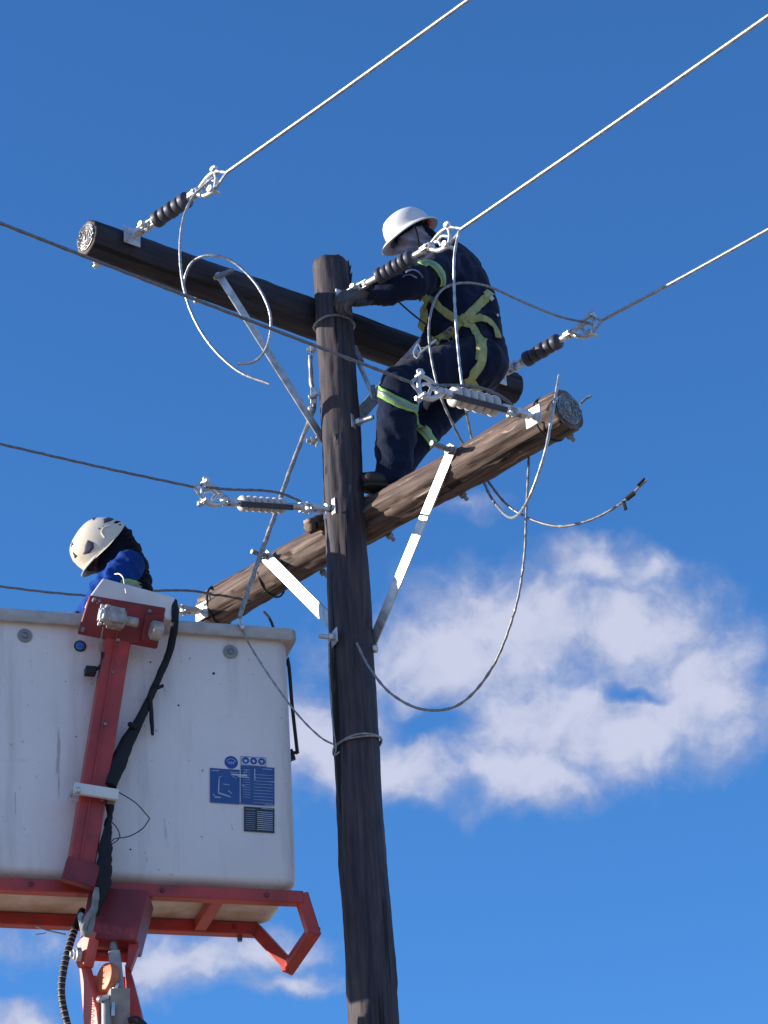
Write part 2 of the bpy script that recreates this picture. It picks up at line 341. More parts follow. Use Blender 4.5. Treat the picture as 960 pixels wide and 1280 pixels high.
# ------------------------------------------------------------------ logs (pole and crossarms)
def log(p0, p1, r0, r1, seed, segs=40, step=.02, rough=.004, cap_bevel=.012, warp=.006):
    p0, p1 = V(p0), V(p1); d = p1 - p0; Ln = d.length; ax = d.normalized(); a = ax.orthogonal().normalized(); b = ax.cross(a)
    k = max(3, int(Ln / step)); mb = MB(); sv = V((seed * 7.3, seed * 3.1, 0))
    hs = [0] + [cap_bevel * .5] + [Ln * i / k for i in range(1, k)] + [Ln - cap_bevel * .5, Ln]
    hs = sorted(set(hs))
    for h in hs:
        r = r0 + (r1 - r0) * h / Ln
        if h == 0 or h == Ln: r -= cap_bevel * .6
        off = a * noise.noise(V((h * .5, seed, 0))) * warp * 2 + b * noise.noise(V((h * .5, seed, 9))) * warp * 2
        for i in range(segs):
            t = 2 * pi * i / segs; cx, cy = cos(t), sin(t)
            rr = r + noise.noise(V((cx * 2.2, cy * 2.2, h * 2.0)) + sv) * rough * 1.6 + noise.noise(V((cx * 7, cy * 7, h * 4.5)) + sv) * rough * .8 + noise.noise(V((cx * 16, cy * 16, h * 16)) + sv) * rough * .35
            c = noise.noise(V((cx * 5, cy * 5, h * .7)) + sv * 2)
            if abs(c) < .035: rr -= rough * 1.5 * (1 - abs(c) / .035)
            mb.v.append(p0 + ax * h + off + (a * cx + b * cy) * rr)
    K = len(hs)
    for j in range(K - 1):
        for i in range(segs): mb.f.append((j * segs + i, j * segs + (i + 1) % segs, (j + 1) * segs + (i + 1) % segs, (j + 1) * segs + i)); mb.m.append(0)
    mb.f += [tuple(range(segs))[::-1], tuple(range((K - 1) * segs, K * segs))]; mb.m += [1, 1]
    return mb
M['pole_wood'] = wood_mat('creosoted_pole_wood', (0, 0, 1), (.092, .070, .074), (.028, .031, .048))
UA0, UA1 = V((-1.322, -.73, 9.158)), V((.71, .949, 9.158))
LA0, LA1 = V((-.911, .953, 7.979)), V((.853, -.871, 7.979))
ud = (UA1 - UA0).normalized(); ld = (LA1 - LA0).normalized()
UN = V((ud.y, -ud.x, 0)); LN = V((ld.y, -ld.x, 0))           # horizontal normals: UN to camera-right, LN to camera-left
if UN.y > 0: UN = -UN
if LN.y > 0: LN = -LN
M['wood_u'] = wood_mat('creosoted_upper_arm_wood', ud, (.045, .042, .056), (.022, .022, .032))  # creosote black, with bluish veil and sky reflection put into the colour
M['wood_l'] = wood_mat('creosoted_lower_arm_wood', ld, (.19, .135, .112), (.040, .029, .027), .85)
M['wood_end'] = mat('sawn_wood_end', (.16, .12, .10), .8, 0, .5, 60, .5, 12)

PB = V((-.188, 0, 0))
pole = thing('utility_pole', PB, 'dark creosoted wooden utility pole rising past the white bucket, carrying two log crossarms', 'utility pole')
mbp = log(PB + V((0, 0, -.3)), PB + V((0, 0, 9.405)), .142, .0905, 1, segs=48, step=.022, rough=.0055, cap_bevel=.02)
for v in mbp.v:       # uneven, weather-split top
    if v.z > 9.325: v.z += noise.noise(v * 30) * .018 + .03 * max(0, (v.x - PB.x)) * -1.2
obj('shaft', mbp, [M['pole_wood'], M['wood_end']], pole, auto=60)
def pr(z): return .142 + (.0905 - .142) * (z + .3) / 9.74
s = MB()                                                       # splinters at the top
for k in range(14):
    t = random.uniform(-1.0, 1.1); z = random.uniform(9.295, 9.395); r = pr(z) + .004
    c = PB + V((cos(t) * r, -sin(abs(t)) * r * .4, z)); s.add([c, c + V((.012, 0, .02)), c + V((.002, -.003, -.05)), c + V((-.006, .006, .0))], [(0, 1, 2), (0, 2, 3), (0, 3, 1), (1, 3, 2)])
obj('splinter', s, M['pole_wood'], pole, smooth=False)

def end_plate(c, nrm, r, parent, seed):
    """anti-split plate pressed into a log end: rings of punched steel"""
    nrm = V(nrm).normalized(); a = V((0, 0, 1)); b = nrm.cross(a); c = V(c); rnd = random.Random(seed)
    m = MB(); m.lathe(c, nrm, [(0, r * .78), (.004, r * .78), (.0045, r * .74)], 24); 
    pl = obj('end_plate', m, M['steel_dark'], parent)
    m = MB(); 
    for q, rr in enumerate((.70, .56, .42, .28)):
        t = 0
        while t < 2 * pi:
            w = rnd.uniform(.25, .6) / (rr + .3)
            pts = [c + nrm * .007 + (a * cos(t + w * i / 4) + b * sin(t + w * i / 4)) * r * (rr + .05 * sin(3 * (t + w * i / 4) + q)) for i in range(5)]
            m.tube(pts, .0028, 5, step=.01); t += w + .12
    m.ball(c + nrm * .005, (r * .14, r * .2, .008), (b, a, nrm), 10, 6)
    obj('plate_tooth', m, M['alu_mid'], pl)
# upper crossarm
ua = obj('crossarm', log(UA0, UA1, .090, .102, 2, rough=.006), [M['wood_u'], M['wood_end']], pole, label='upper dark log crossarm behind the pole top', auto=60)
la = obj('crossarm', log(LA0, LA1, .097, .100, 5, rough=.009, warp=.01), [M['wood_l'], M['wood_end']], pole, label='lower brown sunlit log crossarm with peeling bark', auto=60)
end_plate(UA0 - ud * .002, -ud, .088, ua, 3)
end_plate(LA1 + ld * .002, ld, .098, la, 8)
# short offcut stub behind the pole, above the lower arm
st0, st1 = P(384, 659, .12), P(470, 628, .36)
obj('wood_stub', log(st0, st1, .036, .05, 9, segs=20, rough=.006, cap_bevel=.02), [M['wood_l'], M['wood_end']], pole, auto=60)

# bolts with nuts and washer plates
def bolt(p, d, L0, parent, r=.011, nut=.021, plate=None, back=0, up=(0, 0, 1), plate_at=0.0, name='bolt', tip=True):
    d = V(d).normalized(); p = V(p); m = MB()
    m.cyl(p - d * back, p + d * L0, r, 10)
    for q in range(int(L0 / .006)):
        if q * .006 > L0 * .35: m.lathe(p + d * (q * .006), d, [(0, r), (.003, r * 1.14), (.006, r)], 10, caps=False)
    m.lathe(p + d * .008, d, [(0, nut * .9), (.003, nut), (.019, nut), (.022, nut * .9)], 6)
    o = obj(name, m, M['steel'], parent)
    if plate:
        u = V(up); u = (u - d * u.dot(d)).normalized(); w = d.cross(u); m = MB()
        m.box(p + d * plate_at, (w, u, d), (plate, plate, .007)); obj('washer_plate', m, M['brace'], parent, bevel=.002)
    return o

# ------------------------------------------------------------------ braces
def px_of(q):
    v = q - CAM; return 480 + F_PX * v.dot(cR) / v.dot(cF)
def on_arm(A, B_, px, off):
    lo, hi = 0.0, 1.0
    for _ in range(30):
        m_ = (lo + hi) / 2
        if px_of(A.lerp(B_, m_) + off) < px: lo = m_
        else: hi = m_
    return A.lerp(B_, lo) + off
def flatbar(a, b, parent, face, w=.052, th=.008, lip=True, ext=.0):
    a, b = V(a), V(b); t = (b - a).normalized(); n = V(face); n = (n - t * n.dot(t)).normalized(); u = t.cross(n); m = MB()
    m.box((a + b) / 2, (t, u, n), ((b - a).length, w, th))
    if lip: m.box((a + b) / 2 - n * .022 + u * (w / 2 - th / 2) , (t, u, n), ((b - a).length, th * .9, .040))
    return obj('brace', m, M['brace'], parent, bevel=.0015)
# upper arm: two braces from the arm face down to the pole
uz = 9.158
def on_ua(px, py): 
    q = Pz(px, py, uz); return q
uaf = lambda s: UA0.lerp(UA1, s)
b1 = P(274, 344, -.42); b1e = P(408, 556, .03)
flatbar(b1, b1e, pole, UN, w=.046, lip=False)
b2 = P(533, 424, .40); b2e = P(436, 534, .02)
flatbar(b2, b2e, pole, UN, w=.062, lip=False)
bolt(P(276, 343, -.42), -UN, .02, pole, back=.0, plate=None)
m = MB(); m.beam(P(268, 347, -.46), P(291, 338, -.42), .03, .018); obj('bolt_head', m, M['steel_dark'], pole, bevel=.003)
m = MB(); m.tube([P(445, 445, .02), P(452, 462, .02), P(462, 485, .02), P(468, 500, .04)], .011, 8); obj('tie_rod', m, M['steel'], pole)
for q_ in (((441, 432, .05), (450, 452, .02), .045), ((466, 482, .02), (468, 502, .02), .02)):
    m = MB(); m.beam(P(*q_[0]), P(*q_[1]), q_[2], .02); obj('tie_bracket', m, M['steel_dark'], pole, bevel=.003)
# lower arm: bright flat braces
l1 = on_arm(LA0, LA1, 331, LN * .112 + V((0, 0, .05))); l1e = P(424, 788, .03)
flatbar(l1, l1e, pole, (-.68, -.68, -.20), w=.066, lip=False)
l2 = on_arm(LA0, LA1, 567, LN * .112 + V((0, 0, .06))); l2e = P(462, 812, .05)
flatbar(l2, l2e, pole, (-.68, -.68, -.20), w=.055, lip=False)

# bolts on the pole and arms
bolt(P(444, 529, -.06), (.85, -.45, .02), .10, pole, plate=.075, r=.012)
bolt(P(396, 551, .03), (-1, -.2, 0), .05, pole, plate=.05)
bolt(P(395, 437, .02), (-1, -.1, .02), .045, pole, plate=None)
bolt(P(418, 797, -.09), (-.9, -.35, 0), .075, pole, plate=.075, plate_at=-.0)
bolt(P(464, 811, -.02), (1, -.1, -.05), .03, pole, plate=None)
bolt(P(412, 636, -.06), (-.72, -.69, 0), .02, pole, plate=.085)
bolt(P(428, 372, -.09), UN, .02, pole, plate=.078)
for s_ in (.055, .275, .56):
    d = (-UN * .62 + V((0, 0, -.62)) - ud * .35).normalized(); bolt(UA0.lerp(UA1, s_) + d * .088, d, .045, pole, r=.010, nut=.02, back=.03)
m = MB(); a_ = on_arm(LA0, LA1, 334, LN * .112 + V((0, 0, .035))); m.cyl(a_ + LN * .10, a_ - LN * .05, .0115, 10); m.lathe(a_ + LN * .055, LN, [(-.04, .020), (-.02, .020)], 6); obj('through_bolt', m, M['steel_dark'], pole)
m = MB(); a_ = on_arm(LA0, LA1, 565, LN * .112 + V((0, 0, .035))); m.cyl(a_ + LN * .13, a_ - LN * .05, .0135, 10); m.lathe(a_ + LN * .03, LN, [(-.02, .024), (.0, .024)], 6); obj('through_bolt', m, M['steel_dark'], pole)
for (A_, B_, R_, sp_, N_) in ((LA0, LA1, .10, .965, LN), (LA0, LA1, .10, .69, LN), (LA0, LA1, .098, .30, LN), (LA0, LA1, .10, .49, LN)):
    d = (-N_ * .75 + V((0, 0, -.5))).normalized(); c = A_.lerp(B_, sp_) + d * (R_ - .02)
    m = MB(); m.cyl(c, c + d * .065, .010, 8); m.lathe(c, d, [(.024, .019), (.042, .019)], 6); obj('nut_end', m, M['steel_dark'], pole)
m = MB(); m.tube([P(725, 505, -.75), P(733, 498, -.75), P(739, 495, -.76)], .006, 6); obj('wire_end', m, M['alu_old'], pole)

# strap wrapped round the pole at the upper arm, and binding wire lower down
def wrap(zc, tilt, rr, name, mt, r=.006, a0=0, a1=2 * pi, seed=0, flat=1.0):
    pts = []
    for i in range(33):
        t = a0 + (a1 - a0) * i / 32; R = pr(zc) + rr
        pts.append(PB + V((cos(t) * R, sin(t) * R, zc + tilt * cos(t) + .004 * sin(t * 3 + seed))))
    m = MB(); m.tube(pts, r, 7, step=.02); return obj(name, m, M[mt], pole)
wrap(P(420, 408, 0).z, .0, .006, 'strap', 'steel_dark', .008)
wrap(P(450, 931, 0).z, .02, .006, 'binding_wire', 'rope', .0055, 0, 2 * pi)
wrap(P(450, 933, 0).z, .022, .008, 'binding_wire', 'rope', .0045, 0, 2 * pi, 2)
# bands round the lower arm
def armband(A, B, s, R, r, mt, name='band_wire', sk=.03):
    c = A.lerp(B, s); ax = (B - A).normalized(); u = V((0, 0, 1)); w = ax.cross(u); pts = [c + (u * cos(t) + w * sin(t)) * R + ax * sk * sin(t) for t in [2 * pi * i / 24 for i in range(25)]]
    m = MB(); m.tube(pts, r, 6, step=.02); return obj(name, m, M[mt], pole)
armband(LA0, LA1, .03, .104, .006, 'black'); armband(LA0, LA1, .19, .104, .006, 'black', sk=.02); armband(LA0, LA1, .955, .106, .004, 'black', sk=.0)
m = MB(); m.tube([P(330, 765, .62), P(338, 775, .6), P(345, 795, .6)], .007, 6); obj('wire_end', m, M['black'], pole)

# ------------------------------------------------------------------ strain insulators and dead-end clamps
def shackle(m, p, ax, side, L=.075, w=.03):
    ax = V(ax).normalized(); side = V(side).normalized(); up = ax.cross(side)
    for sgn in (-1, 1):
        m.beam(p + side * sgn * w * .6, p + ax * L + side * sgn * w * .6, .008, .026, up)
    m.cyl(p + ax * L * .85 - side * w, p + ax * L * .85 + side * w * 1.25, .0095, 8)
    m.lathe(p + ax * L * .85 + side * w, side, [(0, .016), (.012, .016)], 6)
    m.ball(p + ax * L * .1, .022, n=10, m=8)
def insulator(name, p0, p1, clamp_end, label, group, style='dark', n=7, r=.036, plate=None, t0=.22, t1=.78, parentlabel=None):
    """p0 = arm plate, p1 = start of clamp; clamp_end = wire exit"""
    p0, p1, ce = V(p0), V(p1), V(clamp_end); th = thing(name, p0, label, 'insulator', group)
    d = p1 - p0; ax = d.normalized(); L = d.length; side = ax.cross(V((0, 0, 1))).normalized(); up = side.cross(ax)
    m = MB(); m.cyl(p0 - ax * .02, p0 + ax * .03, .012, 10); m.lathe(p0 + ax * .012, ax, [(0, .02), (.018, .02)], 6); shackle(m, p0 + ax * .03, ax, side, .075); obj('eye_bolt', m, M['steel'], th)
    m = MB(); a = p0 + ax * .09
    for sgn in (-1, 1): m.beam(a + up * sgn * .017, a + up * sgn * .017 + ax * .07, .022, .007, up)
    m.cyl(a + ax * .012 - up * .03, a + ax * .012 + up * .03, .009, 8); m.cyl(a + ax * .05, p0 + ax * (L * t0 + .01), .0165, 12); m.ball(a + ax * .062, .021, n=12, m=8)
    obj('clevis', m, M['steel'], th)
    s0, s1 = L * t0, L * t1
    if plate is not None:
        u = V((0, 0, 1)); nn = V(plate).normalized(); w = nn.cross(u); mm = MB(); mm.box(p0 - ax * .012, (w, u, nn), (.092, .092, .008)); obj('washer_plate', mm, M['brace'], th, bevel=.002)
    core = MB(); core.cyl(p0 + ax * s0, p0 + ax * s1, .0135 if style == 'dark' else .014, 14); 
    if style == 'dark':
        obj('core_rod', core, M['rubber'], th)
        sp = (s1 - s0) / n
        for k in range(n):
            h = s0 + sp * (k + .12); rr = r * (1.0 if k % 2 == 0 else .93); m = MB()
            m.lathe(p0 + ax * h, ax, [(0, .014), (.001, rr * .78), (sp * .06, rr * .97), (sp * .14, rr), (sp * .62, rr * .98), (sp * .74, rr * .90), (sp * .84, rr * .55), (sp * .92, .015)], 26)
            obj('shed', m, M['rubber'], th, auto=60)
    else:
        obj('core_rod', core, M['rubber'], th)
        sp = (s1 - s0) / n
        for k in range(n):
            h = s0 + sp * (k + .5); m = MB(); prof = [(sp * .46 * -cos(q * pi / 12), (r - sp * .62) + sp * .62 * max(0, sin(q * pi / 12)) ** .9) for q in range(13)]
            m.lathe(p0 + ax * h, ax, prof, 26); obj('shed', m, M['porcelain'], th, auto=80)
        # added dark bars standing in for the shaded band along the sheds
        fc = V((0, -.85, -.53)); fc = (fc - ax * fc.dot(ax)).normalized()
        for sgn in (-1, 1):
            m = MB(); off = fc * sgn * (r + .004); m.beam(p0 + ax * (s0 - .02) + off, p0 + ax * (s1 + .02) + off, .026, .010, fc); obj('shade_bar', m, M['rubber'], th, bevel=.002)
    m = MB(); m.cyl(p0 + ax * (s1 - .005), p0 + ax * (L - .01), .0165, 12); m.ball(p0 + ax * (L - .02), .02, n=12, m=8)
    for sgn in (-1, 1): m.beam(p0 + ax * (L - .03) + side * sgn * .017, p0 + ax * (L + .03) + side * sgn * .017, .007, .024, up)
    m.cyl(p0 + ax * (L + .015) - side * .032, p0 + ax * (L + .015) + side * .03, .009, 8)
    obj('end_fitting', m, M['steel'], th)
    # dead-end clamp: open triangular casting with keeper, hooks round the conductor
    c = ce - p1; cax = c.normalized(); cl = min(c.length * .85, .17); cu = side.cross(cax); cs = side; m = MB(); b = p1 + cax * .01
    A_, B_, C_ = b, b + cax * cl * .8 + cu * .05, b + cax * cl * .75 - cu * .052
    m.tube([A_, A_.lerp(B_, .6) + cu * .014, B_], .0105, 8, step=.01); m.tube([A_, A_.lerp(C_, .5) - cu * .02, C_, ], .013, 8, step=.01)
    m.tube([B_, B_.lerp(C_, .5) + cax * .012, C_], .0095, 8, step=.01); m.tube([b + cax * cl * .28 + cu * .012, b + cax * cl * .42 - cu * .0, b + cax * cl * .5 - cu * .03], .008, 8, step=.01)
    m.tube([A_ + cax * cl * .3, b + cax * cl * .55 + cu * .02, b + cax * cl * .78 + cu * .0], .008, 8, step=.01)
    m.ball(A_ + cax * .015, .024, n=12, m=8); m.cyl(C_ - cs * .028, C_ + cs * .028, .010, 8); m.lathe(C_ + cs * .02, cs, [(0, .018), (.012, .018)], 6)
    m.cyl(B_ - cs * .022 + cu * .005, B_ + cs * .022 + cu * .005, .012, 8)
    m.tube([B_ + cu * .005, B_ + cu * .022 + cax * .008, B_ + cu * .03 - cax * .012], .009, 8, step=.006)
    obj('dead_end_clamp', m, M['steel'], th, auto=60)
    th_r = MB(); th_r.tube([ce, B_.lerp(ce, .3) + cs * .006, B_ + cs * .006], .0075, 6, lobes=3, step=.012); th_r.tube([ce, C_.lerp(ce, .3), C_ + cax * .004], .0075, 6, lobes=3, step=.012)
    obj('wire_leg', th_r, M['alu'], th)
    return th, A_, B_, C_
G1 = 'grey ribbed strain insulators on the upper crossarm'; G2 = 'pale beaded strain insulators'
zi = 9.17
pA0 = Pz(167, 294, zi); pA1 = Pz(243, 243, zi); pA2 = Pz(283, 216, zi)
IA = insulator('strain_insulator', pA0, pA1, pA2, 'dark ribbed insulator near the left end of the upper crossarm', G1, plate=UN, n=5, t0=.36, t1=.90, r=.041)
pB0 = P(430, 371, -.12); pB1 = Pz(533, 311, pB0.z + .0); pB2 = Pz(577, 286, pB0.z)
IB = insulator('strain_insulator', pB0, pB1, pB2, 'dark ribbed insulator bolted to the pole top, in front of the climbing worker', G1, n=6, t0=.42, t1=.84, r=.041)
pC0 = Pz(626, 468, 9.09); pC1 = Pz(712, 418, 9.09); pC2 = Pz(752, 401, 9.09)
IC = insulator('strain_insulator', pC0, pC1, pC2, 'dark ribbed insulator at the right end of the upper crossarm behind the worker', G1, plate=UN, n=5, t0=.36, t1=.86, r=.041)
zl = 7.99
pD0 = P(664, 520, -.98); pD1 = P(556, 492, -1.26); pD2 = P(514, 478, -1.36)
ID = insulator('strain_insulator', pD0, pD1, pD2, 'pale beaded insulator at the right end of the lower crossarm, under the worker', G2, 'pale', n=6, r=.049, plate=LN, t0=.40, t1=.93)
pE0 = P(407, 636, -.12); pE1 = P(287, 628, -.48); pE2 = P(243, 609, -.58)
IE = insulator('strain_insulator', pE0, pE1, pE2, 'pale beaded insulator bolted to the left side of the pole', G2, 'pale', n=7, r=.038, t0=.44, t1=.90)
pF0 = P(250, 764, .84); pF1 = P(150, 757, .54); pF2 = P(112, 745, .42)
IF = insulator('strain_insulator', pF0, pF1, pF2, 'insulator fittings at the lower crossarm end, half hidden behind the bucket rim', G2, 'pale', n=7, r=.044, plate=LN, t0=.44, t1=.90)

# ------------------------------------------------------------------ line conductors
def conductor(a, b_px, zdrop, label, mt, r=.0095, far=38, lobes=5):
    a = V(a); b = Pz(b_px[0], b_px[1], a.z + zdrop); d = (b - a); t = d.normalized(); m = MB()
    pts = [a, a.lerp(b, .5) + V((0, 0, -.004)), b]; end = a + t * far; end.z = a.z + zdrop * far / d.length
    near = spline(pts, .012)
    m.tube([*pts], r, 10, step=.009, lobes=lobes, twist=10, depth=.12); m.tube([b, b.lerp(end, .3), end], r, 8, step=.6)
    o = obj('overhead_conductor', m, M[mt], None, loc=a, auto=80); tag(o, label, 'power line', 'overhead conductors'); return o
conductor(pA2, (585, 0), .0, 'bright conductor rising from the left insulator of the upper crossarm to the top edge', 'alu', .0088)
conductor(pB2, (960, 20), .0, 'bright conductor rising to the upper right from the clamp by the climbing worker', 'alu', .0092)
conductor(pC2, (960, 287), .0, 'bright conductor rising to the right from the clamp behind the worker', 'alu', .0085)
conductor(pD2, (0, 279), .02, 'dark conductor crossing in front of the upper part of the pole towards the left edge', 'alu_old', .0070)
conductor(pE2, (0, 555), .02, 'dark conductor running left from the pale insulator bolted to the pole', 'alu_old', .0058)
conductor(pF2, (0, 733), .02, 'dark conductor running left just above the bucket rim', 'alu_old', .0058)

def cable(name, pts, r, mt, label, cat, group=None, lobes=4, step=.008, n=8, twist=16, extra=None):
    m = MB(); m.tube(pts, r, n, step=step, lobes=lobes, twist=twist)
    if extra: extra(m)
    o = obj(name, m, M[mt], None, loc=pts[0], auto=80); tag(o, label, cat, group); return o
yA = pA1.y
cable('jumper_cable', [P(266, 222, yA - .1), P(240, 248, yA - .04), P(227, 285, yA - .03), P(226, 335, yA - .03), P(237, 385, yA - .04), P(262, 430, yA - .06), P(298, 464, yA - .1), P(337, 480, yA - .14)], .0066, 'alu',
      'cut cable tail hanging from the left clamp and curving down to a bright end', 'cable')
cable('jumper_cable', [P(233, 372, yA + .15), P(230, 352, yA + .1), P(240, 328, yA + .05), P(262, 319, yA), P(292, 328, yA), P(322, 358, yA), P(338, 395, yA), P(334, 432, yA + .02), P(318, 452, yA + .05), P(297, 455, yA + .06)], .0062, 'alu',
      'loop of bright cable hanging in front of the left part of the upper crossarm', 'cable')
cable('jumper_cable', [P(574, 288, pB2.y), P(568, 320, pB2.y + .03), P(568, 370, pB2.y + .08), P(572, 430, pB2.y + .12), P(579, 490, pB2.y + .15), P(591, 552, -.25), P(606, 605, -.22), P(622, 633, -.4), P(641, 647, -.7), P(660, 625, -1.0), P(680, 570, -1.12), P(690, 520, -1.15), P(699, 469, -1.15)], .0068, 'alu',
      'bright cable from the middle clamp, its end standing upright before the lower crossarm end', 'cable')
cable('jumper_cable', [P(738, 404, pC2.y - .02), P(700, 396, pC2.y + .06), P(655, 378, -.05), P(610, 358, -.30), P(575, 354, -.42), P(549, 366, -.47), P(537, 400, -.48), P(538, 440, -.47), P(549, 490, -.45), P(566, 530, -.36), P(584, 563, -.24), P(609, 600, -.24), P(640, 636, -.3), P(690, 657, -.4), P(735, 651, -.5), P(778, 628, -.6), P(808, 600, -.66)], .0060, 'alu_mid',
      'cable from the right clamp looping across the worker, taped free end out right', 'cable')
m = MB(); m.tube([P(783, 624, -.61), P(793, 616, -.63)], .012, 8, step=.01); m.tube([P(779, 627, -.61), P(782, 637, -.61)], .009, 6, step=.01); m.tube([P(797, 607, -.65), P(806, 598, -.66)], .006, 6, step=.01)
o = obj('tape_wrap', m, M['black'], None, loc=P(783, 624, -.61)); tag(o, 'black tape wrapped round the free end of the hanging cable at the right', 'tape')
cable('jumper_cable', [P(661, 545, -.55), P(661, 575, -.58), P(658, 640, -.6), P(655, 700, -.6), P(643, 765, -.55), P(615, 835, -.45), P(575, 880, -.35), P(530, 887, -.25), P(490, 868, -.2), P(462, 835, -.17), P(446, 804, -.16)], .0060, 'alu_mid',
      'long cable loop hanging below the lower crossarm, cut end before the pole', 'cable')
cable('jumper_cable', [P(538, 482, -1.3), P(575, 482, -1.25), P(605, 486, -1.17), P(630, 498, -1.08), P(645, 513, -1.03)], .0070, 'alu_old', 'short jumper arching over the pale beaded insulator under the worker', 'cable', None)
cable('jumper_cable', [P(256, 609, -.58), P(290, 612, -.5), P(325, 613, -.4), P(352, 617, -.3), P(376, 627, -.2)], .0062, 'alu_old', 'short jumper arching over the pale beaded insulator bolted to the pole', 'cable')
cable('jumper_cable', [P(130, 745, .5), P(170, 740, .55), P(215, 738, .62), P(250, 740, .72), P(290, 750, .84)], .0062, 'alu_old', 'dark jumper behind the bucket worker, running to the lower crossarm end', 'cable')
# stay wire with preformed grip on the left of the pole
cable('stay_wire', [P(388, 445, .03), P(389, 475, .03), P(393, 505, .02), P(383, 535, 0.0), P(362, 590, -.02), P(342, 648, -.05), P(320, 710, -.08), P(299, 772, -.1)], .0108, 'rope',
      'thick grey stay wire hanging beside the left of the pole down to the bucket rim', 'stay wire', lobes=3, twist=9)
m = MB(); m.beam(P(392, 485, -.0), P(392, 505, -.0), .02, .03); m.cyl(P(386, 497, -.02), P(397, 492, -.02), .012, 8); m.ball(P(388, 512, .0), .018, n=10, m=8)
o = obj('wire_clamp', m, M['steel'], None, loc=P(392, 495, 0), bevel=.002); tag(o, 'small steel clamp on the bend of the grey stay wire beside the pole', 'clamp')
cable('tie_wire', [P(299, 770, -.1), P(303, 785, -.11), P(312, 806, -.11), P(340, 850, -.1), P(372, 893, -.08), P(400, 921, -.09), P(420, 932, -.1)], .0045, 'rope', 'thin wire slanting across the bucket corner to the binding on the pole', 'wire', lobes=2)
m = MB(); m.ball(P(303, 784, -.12), .014, n=10, m=6); m.cyl(P(298, 775, -.11), P(303, 785, -.12), .011, 8)
o = obj('wire_connector', m, M['steel'], None, loc=P(303, 784, -.12)); tag(o, 'small shiny connector where the stay wire meets the thin wire at the bucket rim', 'connector')
cable('tie_wire', [P(411, 803, -.12), P(412, 850, -.11), P(416, 905, -.11), P(420, 934, -.11), P(418, 944, -.11), P(424, 940, -.11)], .0036, 'rope', 'thin doubled wire hanging straight down the left of the pole from the bolt plate', 'wire', lobes=0)

# ------------------------------------------------------------------ bucket lift
BO = V((-.487, 0, 6.10))                        # front right bottom corner of the tub
bu = V((-.955, -.297, 0)).normalized(); bv = V((bu.y, -bu.x, 0)); bv = bv if bv.y > 0 else -bv
def B(s, t, z): return BO + bu * s + bv * t + V((0, 0, z))
def FP(px, py, t=0.0):
    d = ray(px, py); p0 = BO + bv * t; return CAM + d * ((p0 - CAM).dot(bv) / d.dot(bv))
BL, BD, BH = 1.88, .50, 1.27
lift = thing('aerial_bucket', B(BL / 2, BD / 2, 0), 'white fibreglass lift bucket on a red frame, a worker standing in it', 'bucket lift')
def rrect(s0, s1, t0, t1, z, r, k=6):
    out = []
    for (cs, ct, a0) in ((s0 + r, t0 + r, pi), (s1 - r, t0 + r, 1.5 * pi), (s1 - r, t1 - r, 0), (s0 + r, t1 - r, .5 * pi)):
        for i in range(k + 1):
            a = a0 + .5 * pi * i / k; out.append(B(cs + cos(a) * r, ct + sin(a) * r, z))
    return out
def loft(rings, cap0=True, cap1=True):
    m = MB(); n = len(rings[0])
    for r in rings: m.v += r
    for j in range(len(rings) - 1):
        for i in range(n): m.f.append((j * n + i, j * n + (i + 1) % n, (j + 1) * n + (i + 1) % n, (j + 1) * n + i))
    if cap0: m.f.append(tuple(range(n))[::-1])
    if cap1: m.f.append(tuple(range((len(rings) - 1) * n, len(rings) * n)))
    m.m = [0] * len(m.f); return m
rings = []
for (ins, z) in ((.075, .0), (.05, .004), (.022, .022), (.004, .042), (.0, .06), (-.002, .2)) + tuple((-.002, .2 + .08 * i) for i in range(1, 13)) + ((0, 1.24), (.028, 1.24), (.028, .9), (.03, .2), (.05, .12)):
    rings.append(rrect(ins, BL - ins, ins, BD - ins, z, .045))
tub = loft(rings)
for v in tub.v: 
    w = noise.noise(v * 1.7) * .006; v += bv * w
tubo = obj('tub', tub, M['white_fg'], lift, auto=50)
# rolled rim
ov = .035
rim = loft([rrect(.03, BL - .03, .03, BD - .03, 1.235, .028), rrect(-ov, BL + ov, -ov, BD + ov, 1.222, .028), rrect(-ov - .006, BL + ov + .006, -ov - .006, BD + ov + .006, 1.232, .032), rrect(-ov - .004, BL + ov + .004, -ov - .004, BD + ov + .004, 1.275, .032),
            rrect(-ov + .006, BL + ov - .006, -ov + .006, BD + ov - .006, 1.284, .028), rrect(.03, BL - .03, .03, BD - .03, 1.284, .028), rrect(.032, BL - .032, .032, BD - .032, 1.235, .028)], False, False)
for v in rim.v: v.z += noise.noise(v * 5) * .006
M['rim'] = mat('grey_white_rim', (.48, .46, .45), .5, 0, .2, 40, .2, 14, dirt=.6, dirtcol=(.30, .28, .27))
obj('rim', rim, M['rim'], lift, auto=35)
# floor box inside so that the worker stands a little higher
m = MB(); m.box(B(BL / 2, BD / 2, .22), (bu, bv, (0, 0, 1)), (BL - .14, BD - .14, .06)); obj('floor_board', m, M['greyplate'], lift)
